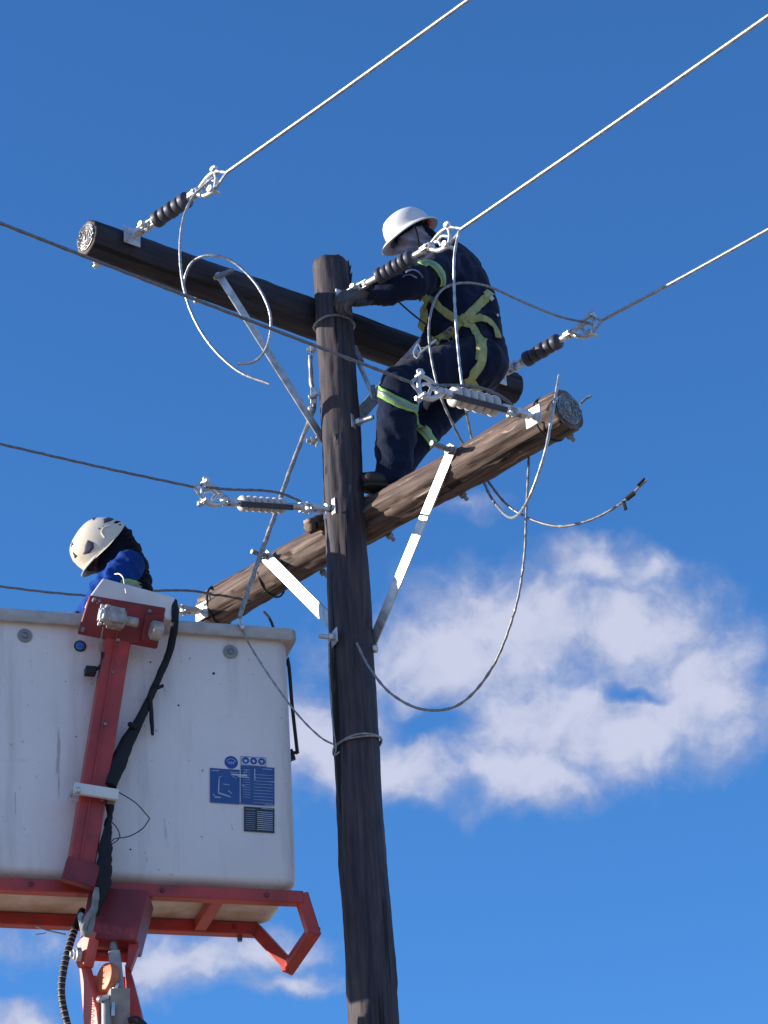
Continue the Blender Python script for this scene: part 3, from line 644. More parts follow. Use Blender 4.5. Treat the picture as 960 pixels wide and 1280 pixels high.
# grey washers, plugs, lens and chips on the front wall
def disc(px, py, r, mt, name, t=-.004, th=.006, prof=None):
    c = FP(px, py, t + .004); m = MB(); m.lathe(c, -bv, prof or [(0, r), (th, r), (th + .001, r * .9)], 24); return obj(name, m, M[mt], lift)
for (px, py) in ((31, 795), (288, 815)):
    disc(px, py, .034, 'greyplate', 'washer'); disc(px, py + 0, .013, 'steel_dark', 'bolt_head', prof=[(.006, .014), (.014, .014), (.017, .010)])
disc(100, 808, .022, 'lens', 'blue_reflector', prof=[(.004, .022), (.009, .018), (.011, .008)]); disc(100, 808, .027, 'black', 'reflector_ring', prof=[(0, .028), (.005, .028)])
for (px, py, r) in ((267, 842, .006), (163, 1062, .004), (95, 921, .003), (188, 828, .004), (223, 882, .005)): disc(px, py, r, 'black', 'rivet', th=.003)

# stickers: thin printed films on the wall
def film(x0, y0, x1, y1, mt, t, name, parent, sk=6):
    """quad whose px corners follow the wall's perspective"""
    k = (x1 - x0) * .065
    c = [FP(x0, y0, t), FP(x1, y0 + k, t), FP(x1 + (y1 - y0) * .0, y1 + k, t), FP(x0, y1, t)]
    m = MB(); m.prism(c, -bv, .0012); return obj(name, m, M[mt], parent)
def ink(lines, mt, t, parent, name='print'):
    m = MB()
    for (x0, y0, x1, y1, w) in lines:
        a, b = FP(x0, y0, t), FP(x1, y1, t); m.beam(a, b, w * .0037, .0008, bv)
    return obj(name, m, M[mt], parent)
f1 = film(262.5, 960, 299.5, 1003, 'blue_sign', -.006, 'safety_sticker', lift)
ink([(274, 973, 273, 991, 1.4), (273, 991, 288, 996, 1.8), (273.5, 972, 277, 970, 1), (279, 980, 287, 981, 1), (268, 996, 276, 997, 1.6), (262.5+2, 963, 274, 963.5, .9), (287, 965, 298, 966, .8), (285, 988, 290, 992, 1), (290, 970, 296, 973, .7), (266, 993, 269, 994, 1)], 'print', -.0082, f1)
f2 = film(300.8, 957, 343, 1005, 'blue_sign', -.006, 'instruction_sticker', lift)
ink([(317, 968 + i * 3.9, 341, 969.6 + i * 3.9, .55) for i in range(10)] + [(304, 962 + i * 3.1, 313, 962.5 + i * 3.1, .5) for i in range(12)] + [(318.5, 961, 318.5, 975, 1.3), (305, 967, 309, 962, 1), (334, 977, 343, 977.5, 1), (328, 961, 340, 962, .9), (331, 1006, 343, 1007, .9), (302, 981, 306, 983, 1.2)], 'print', -.0082, f2)
ink([(289, 968, 309, 969.5, 1.9), (297, 970.5, 311, 972, 1.2), (300.2, 962, 300.2, 1003, .8)], 'white_print', -.0092, f2, 'torn_patch')
f3 = film(305, 1008, 343, 1039, 'dark_print', -.006, 'load_table_sticker', lift)
ink([(321.5, 1014.5 + i * 2.45, 341, 1015.8 + i * 2.45, .9) for i in range(10)] + [(307, 1011, 319, 1012, .6), (327, 1010.5, 341, 1011.5, .9)] + [(307, 1015 + i * 2.6, 319, 1015.7 + i * 2.6, .35) for i in range(9)], 'print', -.0082, f3)
f4 = film(301, 945, 332.5, 956, 'white_print', -.006, 'pictogram_sticker', lift)
ink([(301.5, 945.4, 332.5, 947.5, .5), (301.5, 956, 332.5, 958.2, .5), (301.4, 945, 301.4, 956, .5), (332.3, 947, 332.3, 958, .5)], 'blue_dot', -.0082, f4)
for (x, y) in ((307, 950.6), (317, 951.3), (327, 952)):
    m = MB(); m.lathe(FP(x, y, -.0075), -bv, [(0, .0165), (.001, .0165)], 20); dd = obj('pictogram', m, M['blue_dot'], f4)
ink([(304.8, 950.5, 309, 950.9, 2.2), (306, 952.3, 308.5, 952, 1.2), (316, 950, 318, 953, 2.6), (325, 951.2, 329, 951.5, 1.4), (326, 953.2, 328.4, 953.5, 1.4)], 'white_print', -.0095, f4, 'symbol')
m = MB(); m.lathe(FP(289, 953, -.004), -bv, [(0, .031), (.0015, .031)], 28); f5 = obj('round_sticker', m, M['blue_dot'], lift)
m = MB()
for k in range(12):
    a = pi * (.08 + .84 * k / 11); b2_ = pi * (.08 + .84 * (k + 1) / 11) if k < 11 else a
    c = FP(289, 953.5, -.0062); rx = bu * -1
    if k < 11: m.beam(c + rx * cos(a) * .022 + V((0, 0, sin(a) * .020)), c + rx * cos(b2_) * .022 + V((0, 0, sin(b2_) * .020)), .003, .0008, bv)
for xx in (-.010, 0, .010): m.box(c + rx * xx, (bu, (0, 0, 1), bv), (.006, .011, .0008))
obj('symbol', m, M['print'], f5)

# long scratches on the wall
ink([(31, 845, 31.5, 868, .5), (19, 990, 19, 1018, .5), (289, 1030, 291, 1038, .5), (183, 1065, 180, 1067, .6), (308, 937, 308.5, 943, .5)], 'greyplate', -.002, tubo, 'scratch')

# slanting red mounting beam with angled plate, gearbox and cover on top
nn = -bv
def boxbeam(pts_px, w, dpt, mt, name, parent, t0=-.02, bevel=.006):
    a, b = FP(*pts_px[0], t0 - dpt / 2), FP(*pts_px[1], t0 - dpt / 2); m = MB(); m.beam(a, b, w, dpt, bv); return obj(name, m, M[mt], parent, bevel=bevel)
bm_ = boxbeam(((98, 1102), (150, 778)), .115, .10, 'red', 'mounting_beam', lift)
a, b_ = FP(98, 1102, -.13), FP(150, 778, -.13); t_ = (b_ - a).normalized(); sd_ = t_.cross(bv).normalized()
m = MB(); m.beam(a + sd_ * .006, b_ + sd_ * .006, .006, .012, bv); obj('weld_seam', m, M['red'], bm_, bevel=.002)
m = MB(); m.beam(FP(97, 1106, -.14), FP(105, 1078, -.14), .15, .05, bv); obj('foot_plate', m, M['red_dirty'], lift, bevel=.006)
def quadplate(c, th, mt, name, parent, bevel=.008, dirn=None):
    c = [V(x) for x in c]; n_ = dirn or (c[1] - c[0]).cross(c[3] - c[0]).normalized(); m = MB(); m.prism(c, n_, th); return obj(name, m, M[mt], parent, bevel=bevel)
quadplate([FP(112, 743, -.20), FP(208, 759, -.20), FP(197, 810, -.12), FP(97, 791, -.12)], .02, 'red_dirty', 'head_plate', lift, dirn=bv)
quadplate([FP(183, 766, -.225), FP(207, 768, -.225), FP(197, 806, -.15), FP(176, 800, -.15)], .02, 'red_dirty', 'head_plate', lift, dirn=bv)
quadplate([FP(129, 722, -.12), FP(219, 746, -.12), FP(217, 776, -.12), FP(110, 748, -.12)], .11, 'white_paint', 'cover_box', lift, dirn=bv)
gb0, gb1 = FP(122, 768, -.26), FP(164, 777, -.24); gx = (gb1 - gb0).normalized()
m = MB(); m.cyl(gb0 + gx * .03, gb0 + gx * .125, .042, 18); m.cyl(gb0 + gx * .125, gb1 + gx * .03, .022, 14); m.box(gb0 + gx * .085, (gx, gx.cross(bv), bv), (.07, .075, .085))
m.cyl(gb0 + gx * .045, gb0 + gx * .045 + gx.cross(bv).normalized() * .055, .016, 10)
gbo = obj('gearbox', m, M['grease'], lift, bevel=.003)
m = MB(); m.lathe(gb0 + gx * .03, -gx, [(0, .036), (.012, .038), (.014, .024), (.024, .022)], 18)
for k in range(6):
    a_ = 2 * pi * k / 6; q = gb0 + gx * .02 + (bv * cos(a_) + gx.cross(bv).normalized() * sin(a_)) * .040; m.lathe(q, -gx, [(0, .010), (.012, .010)], 6)
obj('flange', m, M['steel'], gbo)
m = MB(); m.lathe(FP(203, 790, -.19), -gx, [(0, .03), (.01, .045), (.05, .045), (.06, .03)], 18, squash=(0, 0, 1)); obj('gear_cover', m, M['grease'], lift, bevel=.002)
m = MB(); m.tube([FP(129, 784, -.2), FP(126, 800, -.17), FP(125, 815, -.15)], .004, 6); obj('thin_cord', m, M['sling'], lift)
m = MB(); m.box(FP(113, 839, -.06), (bu, bv, (0, 0, 1)), (.05, .05, .035)); m.tube([FP(118, 838, -.06), FP(128, 830, -.10), FP(128, 815, -.12)], .010, 6); obj('switch_box', m, M['black'], lift, bevel=.005)
# clamp bar round the beam
ca, cb = FP(92, 985, -.17), FP(148, 994, -.17); m = MB(); m.beam(ca, cb, .05, .022, bv); m.beam(ca + bv * .1, cb + bv * .12, .03, .022, bv); obj('clamp_bar', m, M['white_paint'], lift, bevel=.003)
m = MB(); m.ball(FP(97, 988, -.2), .016, n=10, m=8); m.cyl(ca, ca + bv * .12, .008, 8); m.cyl(cb - bu * -.01, cb + bv * .14, .008, 8); obj('clamp_bolt', m, M['steel'], lift)
quadplate([FP(135, 994, -.15), FP(147, 996, -.15), FP(145, 1001, -.15), FP(136, 1000, -.15)], .08, 'grease', 'clamp_shoe', lift, .002, bv)
m = MB(); m.tube([FP(148, 990, -.15), FP(170, 1004, -.14), FP(187, 1023, -.12)], .0026, 5); m.tube([FP(187, 1023, -.12), FP(178, 1036, -.12), FP(160, 1046, -.13), FP(142, 1049, -.14), FP(134, 1060, -.15)], .0026, 5)
m.tube([FP(134, 1023, -.14), FP(145, 1033, -.14), FP(150, 1047, -.14), FP(140, 1055, -.14)], .0026, 5); obj('loose_wire', m, M['black'], lift)

for (px, py, t) in ((118, 749, -.225), (187, 764, -.235), (104, 786, -.15), (190, 800, -.15), (124, 751, -.225), (148, 800, -.20), (127, 1000, -.125), (140, 840, -.125), (131, 905, -.125)):
    m = MB(); m.lathe(FP(px, py, t), -bv, [(-.02, .009), (.004, .009), (.007, .005)], 6); obj('bolt_head', m, M['steel_dark'], lift)
# hoses and cloth sleeve
def varrib(pts, radii, mt, name, parent, wob=.004, n=14, step=.015):
    pts = [V(p) for p in pts]; m = MB(); K = len(radii) - 1
    f = lambda u: radii[min(K - 1, int(u * K))] * (1 - (u * K - min(K - 1, int(u * K)))) + radii[min(K, min(K - 1, int(u * K)) + 1)] * (u * K - min(K - 1, int(u * K)))
    m.tube(pts, f, n, step=step)
    for v in m.v: v += noise.noise_vector(v * 22) * wob + noise.noise_vector(v * 60) * wob * .4
    return obj(name, m, M[mt], parent, auto=80)
varrib([FP(217, 752, -.10), FP(219, 772, -.12), FP(213, 810, -.07), FP(197, 850, -.05), FP(184, 880, -.05), FP(173, 903, -.06), FP(158, 930, -.07), FP(145, 962, -.10), FP(138, 983, -.12)], [.018, .018, .017, .017, .017, .022, .032, .038, .026], 'cloth_black', 'hose', lift, .003)
varrib([FP(138, 983, -.1), FP(137, 1020, -.09), FP(133, 1050, -.12), FP(131, 1080, -.14), FP(128, 1110, -.15), FP(118, 1142, -.14)], [.018, .014, .02, .034, .032, .022], 'cloth_black', 'cloth_sleeve', lift, .012)
varrib([FP(204, 857, -.06), FP(193, 862, -.07), FP(188, 868, -.08), FP(189, 890, -.06), FP(191, 919, -.05)], [.008, .010, .010, .010, .006], 'cloth_black', 'hose_tie', lift, .002)
m = MB(); m.tube([FP(162, 905, -.09), FP(168, 908, -.11), FP(172, 907, -.09)], .012, 8); obj('hose_tie', m, M['cloth_black'], lift)
varrib([FP(121, 1110, -.18), FP(118, 1135, -.18), FP(108, 1150, -.18), FP(104, 1163, -.18), (FP(110, 1168, -.18)), FP(115, 1152, -.18), FP(116, 1135, -.18)], [.012, .015, .016, .016, .015, .014, .012], 'sling', 'webbing_sling', lift, .006)
m = MB(); m.tube([FP(100, 1145, -.18), FP(102, 1155, -.18), FP(104, 1166, -.17)], .011, 8); m.ball(FP(101, 1144, -.18), .014, n=8, m=6); obj('hook', m, M['steel_dark'], lift)
varrib([FP(103, 1138, .1), FP(94, 1160, .05), FP(86, 1185, .0), FP(79, 1215, -.02), FP(77, 1245, -.02), FP(84, 1280, -.02), FP(96, 1330, -.02), FP(100, 1400, 0)], [.016] * 8, 'black', 'hydraulic_hose', lift, .0)
hp = spline([FP(94, 1160, .04), FP(86, 1185, -.01), FP(79, 1215, -.03), FP(77, 1245, -.03), FP(84, 1280, -.03), FP(96, 1330, -.03)], .012); m = MB()
for i in range(1, len(hp) - 1): 
    if i % 2 == 0: m.lathe(hp[i], hp[i + 1] - hp[i - 1], [(-.002, .0165), (-.001, .0178), (.001, .0178), (.002, .0165)], 12, caps=False)
obj('spiral_guard', m, M['greyplate'], lift)
m = MB(); m.tube([FP(45, 1158, .1), FP(60, 1163, .08), FP(82, 1168, .05)], .004, 5); m.tube([FP(45, 1168, .1), FP(58, 1166, .08)], .0025, 5); obj('loose_wire', m, M['alu_old'], lift)

# red frame below the tub
fz = -.032
def rail(s0, t0, s1, t1, z=fz, w=.06, h=.06, mt='red', name='frame_rail', bevel=.005):
    m = MB(); m.beam(B(s0, t0, z), B(s1, t1, z), w, h); return obj(name, m, M[mt], lift, bevel=bevel)
rail(-.02, .01, BL, .01, h=.058); rail(.09, .43, BL, .43, h=.058)
rail(.36, .041, .36, .399, w=.055, h=.05); rail(1.5, .041, 1.5, .399, w=.055, h=.05)
for (sx, tx) in ((.15, .01), (.62, .01), (1.2, .01), (.2, .43)):
    m = MB(); m.lathe(B(sx, tx - .028, fz), -bv, [(0, .012), (.008, .012), (.01, .008)], 6); obj('bolt_head', m, M['red_dirty'], lift)
m = MB()
for (a_, b2_) in ((B(.33, -.001, fz - .03), B(.33, .035, fz - .03)),): m.tube([a_, b2_], .006, 6)
m = MB(); m.cyl(B(.17, .43, fz - .03), B(.17, .43, fz - .055), .012, 8); obj('drain_plug', m, M['steel_dark'], lift)
# step hoop sticking out at the right end, tilted down
h0 = B(-.02, .01, fz); h3 = B(.09, .43, fz); h1 = P(391, 1166, h0.y + .03); h2 = P(362, 1208, h3.y - .12)
m = MB()
for (p, q) in ((h0, h1), (h1, h2), (h2, h3)): 
    e = (q - p).normalized() * .022; m.beam(p - e, q + e, .056, .056, (.3, 0, 1))
obj('step_hoop', m, M['red'], lift, bevel=.005)
m = MB(); e = (h2 - h1).normalized(); m.beam(h1 + e * .04 + V((-.028, 0, .004)), h2 - e * .03 + V((-.028, 0, .004)), .004, .03, (.3, 0, 1)); obj('grip_tape', m, M['steel_dark'], lift)
# central carrier box and pivot
def pxn(pts, Y, n):
    n = V(n).normalized(); o_ = P(*pts[0], Y); out = []
    for x, y in pts:
        d = ray(x, y); out.append(CAM + d * ((o_ - CAM).dot(n) / d.dot(n)))
    return out
def pxq(pts, Y): return [P(x, y, Y) for x, y in pts]
cb_ = pxq(((112, 1108), (186, 1113), (170, 1176), (100, 1172)), -.34); m = MB(); m.prism(cb_, (0, 1, 0), .22); obj('carrier_box', m, M['red_dirty'], lift, bevel=.006)
cb2 = pxq(((160, 1168), (172, 1172), (174, 1182), (163, 1212), (157, 1206), (160, 1185)), -.30); m = MB(); m.prism(cb2, (0, 1, 0), .05); obj('pivot_plate', m, M['red'], lift, bevel=.004)
m = MB(); m.prism(pxn(((104, 1168), (114, 1163), (105, 1206), (97, 1210), (92, 1196), (96, 1180)), -.34, (-.6, -.8, 0)), (.6, .8, 0), .06); obj('pivot_plate', m, M['red_sunlit'], lift, bevel=.004)
m = MB(); c = P(95, 1193, -.36); m.lathe(c, (-1, -.35, 0), [(-.02, .03), (0, .03), (.006, .022), (.012, .022), (.014, .012), (.026, .012)], 18); obj('pivot_pin', m, M['steel'], lift)
m = MB(); m.cyl(P(102, 1193, -.24), P(163, 1196, -.2), .026, 16); obj('pivot_tube', m, M['red'], lift)
m = MB(); m.cyl(P(124, 1180, -.15), P(158, 1183, -.15), .008, 8); obj('cross_pin', m, M['steel_dark'], lift)
m = MB(); m.cyl(P(142, 1178, -.3), P(142, 1200, -.3), .02, 12); obj('link_rod', m, M['steel_dark'], lift)
# boom: two side plates running down out of the picture to the turret
m = MB(); m.prism(pxn(((98, 1200), (105, 1208), (121, 1262), (128, 1330), (150, 1900), (128, 1900), (108, 1330), (103, 1262)), -.30, (-.6, -.8, 0)), (.6, .8, 0), .05); bo1 = obj('boom_plate', m, M['red_sunlit'], lift, bevel=.004)
m = MB(); m.prism(pxq(((156, 1205), (163, 1212), (176, 1262), (184, 1330), (230, 1900), (200, 1900), (165, 1330), (158, 1262)), -.26), (0, 1, 0), .12); obj('boom_plate', m, M['red'], lift, bevel=.004)
m = MB(); m.prism(pxq(((110, 1219), (160, 1221), (170, 1400), (118, 1400)), -.14), (0, 1, 0), .02); obj('boom_web', m, M['red'], lift)
m = MB(); c = P(134, 1223, -.33); m.lathe(c, (-.75, -.6, .1), [(-.02, .065), (.0, .068), (.018, .064), (.022, .05)], 28); m.beam(P(138, 1215, -.34), P(146, 1240, -.34), .03, .03, (0, 1, 0)); obj('quadrant_disc', m, M['orange'], lift, bevel=.002)
m = MB(); m.box(P(148, 1262, -.33), (cR, bv, cU), (.085, .08, .16)); m.cyl(P(133, 1247, -.36), P(133, 1290, -.36), .022, 12); m.beam(P(143, 1190, -.33), P(149, 1250, -.33), .05, .05, (0, 1, 0)); obj('cylinder_block', m, M['greyplate'], lift, bevel=.004)
m = MB(); m.cyl(P(143, 1235, -.37), P(141, 1270, -.37), .009, 10); m.cyl(P(124, 1249, -.38), P(136, 1246, -.38), .012, 10); m.ball(P(125, 1249, -.38), .016, n=8, m=6); m.tube([P(147, 1230, -.37), P(144, 1240, -.38), P(146, 1248, -.37)], .007, 6); obj('fitting', m, M['steel'], lift)
varrib([P(160, 1276, -.36), P(168, 1274, -.36), P(176, 1279, -.36), P(184, 1290, -.34), P(186, 1320, -.3)], [.014, .018, .016, .014, .014], 'black', 'hydraulic_hose', lift, .003)
lo = P(150, 1900, -.25); m = MB(); m.beam(lo + V((0, .1, .1)), V((lo.x - .1, .2, .5)), .22, .26, (0, 1, 0)); m.box(V((lo.x - .1, .2, .3)), ((1, 0, 0), (0, 1, 0), (0, 0, 1)), (1.4, 1.0, .6)); obj('turret', m, M['red'], lift, bevel=.02)
# grab rod on the right wall
gr = lambda px, py, t: P(px, py, BO.y + .25 + t)
m = MB(); m.tube([B(-.0, .35, .995 - .03), gr(357, 829, .04), gr(361, 832, .04), gr(365, 880, .04), gr(371, 935, .04), gr(371, 941, .04), gr(364, 946, .04), B(.0, .3, .55)], .009, 8, step=.01); obj('grab_rod', m, M['black'], lift)
m = MB(); m.beam(gr(362, 938, .04), gr(366, 950, .04), .03, .03); obj('rod_socket', m, M['black'], lift, bevel=.004)

# ------------------------------------------------------------------ people
def remesh_parts(build, voxel, smooth=4):
    mb = MB(); build(mb); me = bpy.data.meshes.new('tmp'); me.from_pydata([tuple(v) for v in mb.v], [], mb.f); me.update()
    bm = bmesh.new(); bm.from_mesh(me); bmesh.ops.recalc_face_normals(bm, faces=bm.faces); bm.to_mesh(me); bm.free()
    o = bpy.data.objects.new('tmp', me); COL.objects.link(o)
    r = o.modifiers.new('r', 'REMESH'); r.mode = 'VOXEL'; r.voxel_size = voxel
    s_ = o.modifiers.new('s', 'SMOOTH'); s_.iterations = smooth; s_.factor = .5
    dg = bpy.context.evaluated_depsgraph_get(); ev = o.evaluated_get(dg); m2 = ev.to_mesh()
    vs = [v.co.copy() for v in m2.vertices]; ns_ = [v.normal.copy() for v in m2.vertices]; fs = [tuple(p.vertices) for p in m2.polygons]
    ev.to_mesh_clear(); bpy.data.objects.remove(o); bpy.data.meshes.remove(me)
    return vs, ns_, fs
def limb(mb, chain, n=18, flat=None):
    """smooth tapered limb through (point, radius) joints, rounded ends"""
    pts = [V(c[0]) for c in chain]; rs = [c[1] for c in chain]; q = []; 
    for i in range(len(pts) - 1):
        for j in range(8): t = j / 8; q.append((pts[i].lerp(pts[i + 1], t), rs[i] + (rs[i + 1] - rs[i]) * (3 * t * t - 2 * t ** 3)))
    q.append((pts[-1], rs[-1]))
    for i, (p, r) in enumerate(q):
        mb.ball(p, r, n=14, m=8)
def folds(vs, ns_, amp, seed, joints=(), ridge=1.0):
    out = []
    for v, nn_ in zip(vs, ns_):
        w = 1.0
        for (jp, jr) in joints: w += 1.3 * exp(-((v - jp).length / jr) ** 2)
        x = v + V((seed, 0, 0)); dv = noise.noise_vector(x * 3) * .25
        a = 1 - abs(noise.noise((x + dv * .6) * 9)) * 2.2; b = noise.noise((x + dv) * 5); c = 1 - abs(noise.noise(V((x.x * 26, x.y * 26, x.z * 14)) + dv * 20)) * 2
        out.append(v + nn_ * amp * w * (ridge * .8 * a + .7 * b + .3 * c - .4))
    return out
def creases(vs, ns_, a, b, rad, n, amp, seed):      # diagonal pull folds across a sleeve or trouser leg
    ax = (b - a).normalized(); L_ = (b - a).length; out = []
    for v, q in zip(vs, ns_):
        t = (v - a).dot(ax) / L_; d = (v - a - ax * t * L_).length
        w = max(0, 1 - max(0, abs(t - .5) - .4) * 4) * exp(-max(0, d - rad) * 30)
        ph = t * n * 6.28 + noise.noise(v * 9 + V((seed, 0, 0))) * 3.2 + (v - a).dot(V((0, 1, .6))) * 22
        out.append(v + q * amp * w * ((1 - abs(sin(ph * .5))) ** 1.5 * 1.6 - .5) * (.6 + .8 * noise.noise(v * 6)))
    return out
def surf(vs, fs, mi=None):
    m = MB(); m.v = [V(v) for v in vs]; m.f = list(fs); m.m = mi or [0] * len(fs); return m
def hit(bvh, px, py, lift_=.004):
    d = ray(px, py).normalized(); loc, nrm, i, dist = bvh.ray_cast(CAM, d)
    if loc is None:
        # nearest surface point to the sight line
        best = None
        for k in range(60):
            q = CAM + d * (13.0 + k * .05); l, n_, i_, ds = bvh.find_nearest(q)
            if best is None or ds < best[0]: best = (ds, l, n_)
        loc, nrm = best[1], best[2]
    return loc + nrm * lift_, nrm
def ribbon(bvh, px_pts, w, th=.0035, lift_=.006, extra_pre=(), extra_post=(), tw=0, sag=0):
    """webbing band lying on the cloth: px points are looked up on the body surface"""
    base = [hit(bvh, x, y, 0)[0] for x, y in px_pts]; base = list(extra_pre) + base + list(extra_post)
    q = spline(base, .014); m = MB(); K = len(q); rows = []
    for i, p in enumerate(q):
        l, n_, _, ds = bvh.find_nearest(p); T = (q[min(i + 1, K - 1)] - q[max(i - 1, 0)]).normalized(); n_ = (n_ - T * n_.dot(T)).normalized(); s_ = T.cross(n_)
        rows.append((l, n_, s_))
    for (l, n_, s_) in rows:
        for k in (-1, -.33, .33, 1):
            p = l + s_ * w / 2 * k + n_ * lift_; ll, nn_, _, ds = bvh.find_nearest(p)
            if (p - ll).dot(nn_) < lift_ * .9: p = ll + nn_ * lift_
            m.v.append(p)
        for k in (1, .33, -.33, -1): m.v.append(l + s_ * w / 2 * k + n_ * (lift_ - th) )
    for j in range(K - 1):
        for i in range(8): m.f.append((j * 8 + i, j * 8 + (i + 1) % 8, (j + 1) * 8 + (i + 1) % 8, (j + 1) * 8 + i))
    m.f += [tuple(range(8)), tuple(range((K - 1) * 8, K * 8))[::-1]]; m.m = [0] * len(m.f); return m

# ---- the worker on the crossarm
w1 = thing('person', P(488, 606, .02), 'person in navy overalls, white helmet and yellow harness on the crossarm by the pole', 'person', 'line workers')
nsh, fsh = P(556, 332, -.04), P(549, 318, .30)
def body1(m):
    limb(m, [(P(592, 452, .13), .150), (P(586, 432, .12), .150), (P(578, 408, .11), .150), (P(571, 378, .11), .150), (P(566, 352, .12), .148), (P(558, 334, .13), .125), (P(540, 322, .12), .085), (P(528, 315, .10), .07)])
    m.ball(P(606, 455, .05), .115); m.ball(P(601, 458, .22), .115)                       # seat
                                                   # rounded back
    m.ball(P(548, 400, .08), .10)
    limb(m, [(P(562, 322, .14), .09), (P(578, 338, .13), .098), (P(590, 362, .12), .102), (P(598, 388, .12), .104), (P(601, 415, .12), .11), (P(606, 450, .13), .12)])
    limb(m, [(nsh, .088), (P(534, 345, -.12), .088), (P(512, 354, -.2), .080), (P(490, 360, -.19), .076), (P(474, 363, -.16), .080)])
    limb(m, [(fsh, .085), (P(525, 340, .32), .08), (P(500, 358, .30), .072), (P(475, 365, .18), .062), (P(452, 370, .08), .05)])
    limb(m, [(P(594, 458, .05), .135), (P(560, 462, -.01), .128), (P(525, 468, -.08), .112), (P(501, 481, -.12), .098), (P(496, 505, -.11), .098), (P(495, 545, -.06), .100), (P(493, 575, -.03), .094), (P(490, 592, -.01), .088)])
    limb(m, [(P(598, 462, .22), .130), (P(575, 487, .22), .118), (P(545, 520, .20), .102), (P(525, 545, .18), .085), (P(508, 566, .18), .082), (P(490, 592, .18), .076)])
    limb(m, [(P(528, 316, .10), .06), (P(518, 308, .09), .075)])
vs, ns_, fs = remesh_parts(body1, .011, 5)
J = [(P(512, 354, -.2), .09), (P(501, 481, -.12), .1), (P(578, 410, .02), .12), (P(592, 455, 0), .14), (nsh, .1), (P(492, 585, 0), .09)]
vs = folds(vs, ns_, .0088, 3.3, J)
vs = creases(vs, ns_, P(548, 338, -.1), P(478, 362, -.17), .09, 4, .008, 1)
vs = creases(vs, ns_, P(590, 458, .05), P(505, 475, -.12), .12, 4, .010, 4)
vs = creases(vs, ns_, P(499, 490, -.12), P(491, 590, -.01), .1, 5, .007, 5)
vs = creases(vs, ns_, P(575, 345, .05), P(590, 430, .05), .15, 4, .009, 6)
# open sleeve cuff: flare the sleeve end and leave the wrist inside
cuff_c = P(474, 362, -.16); cuff_d = (P(474, 362, -.16) - P(512, 354, -.2)).normalized()
vs = [v - cuff_d * max(0, (v - cuff_c).dot(cuff_d) - .0) if (v - cuff_c).length < .085 and (v - cuff_c).dot(cuff_d) > 0 else v for v in vs]
bd = obj('body', surf(vs, fs), [M['navy']], w1, auto=180)
m = MB(); cc = cuff_c - cuff_d * .02
m.lathe(cc, cuff_d, [(-.02, .070), (.012, .076), (.030, .078), (.033, .076), (.030, .072), (.0, .066), (-.02, .060)], 28, caps=False)
for v in m.v: v += noise.noise_vector(v * 14) * .010
obj('sleeve_cuff', m, M['navy'], w1, auto=180)
bv1 = BVHTree.FromPolygons([tuple(v) for v in vs], fs)
# harness
HN = M['harness']
def strap(pts, w, name='harness_strap', mt=HN, par=w1, **k): return obj(name, ribbon(bv1, pts, w, **k), mt, par, auto=180)
strap([(528, 372), (533, 384), (532, 398), (528, 412)], .05, lift_=.012)
strap([(536, 374), (548, 384), (562, 394), (577, 403)], .040)
strap([(577, 404), (590, 391), (602, 377), (613, 366)], .046, lift_=.010)
strap([(583, 402), (598, 398), (610, 402), (618, 412), (622, 424)], .034, lift_=.013)
strap([(581, 404), (592, 412), (599, 424), (600, 438), (598, 452)], .040, lift_=.010)
strap([(602, 424), (602, 446), (595, 463), (586, 474), (582, 478)], .046, lift_=.016)
strap([(584, 474), (592, 482), (600, 488)], .05, lift_=.009)
strap([(578, 404), (570, 412), (560, 419), (545, 424), (536, 428), (528, 432)], .036, lift_=.010)
strap([(560, 492), (575, 489), (592, 489), (607, 491)], .045, lift_=.008)
c, n_ = hit(bv1, 563, 418, .016); T = (hit(bv1, 570, 412)[0] - hit(bv1, 556, 423)[0]).normalized(); s_ = T.cross(n_).normalized(); m = MB()
for k in (-1, 1): m.beam(c + T * .026 * k - s_ * .032, c + T * .026 * k + s_ * .032, .008, .008, n_); m.beam(c + s_ * .03 * k - T * .026, c + s_ * .03 * k + T * .026, .008, .008, n_)
m.beam(c - s_ * .03, c + s_ * .03, .008, .008, n_); obj('buckle', m, M['steel_dark'], w1, bevel=.001)
for (px, py, s0) in ((613, 373, .022), (620, 395, .014)):
    c, n_ = hit(bv1, px, py, .012); m = MB(); m.box(c, (n_.orthogonal().normalized(), n_.cross(n_.orthogonal()).normalized(), n_), (s0, s0, .006)); obj('harness_clip', m, M['steel'], w1, bevel=.002)
# reflective bands
def refl(pts, w, k=1, **kw):
    o_ = strap(pts, w, 'reflective_band', M['lime'], lift_=.007); strap(pts, w * .36, 'silver_stripe', M['silver_tape'], o_, lift_=.010); return o_
refl([(526, 331), (535, 329), (545, 334), (551, 342), (553, 352), (552, 358)], .042)
refl([(472, 487), (480, 493), (492, 500), (505, 506), (516, 511), (521, 513)], .050)
refl([(520, 524), (527, 535), (534, 545), (541, 556)], .055)
strap([(507, 341), (515, 338), (523, 341), (528, 348)], .010, 'seam_piping', M['scarf'], lift_=.006)
strap([(503, 347), (512, 344), (521, 348)], .008, 'seam_piping', M['scarf'], lift_=.006)
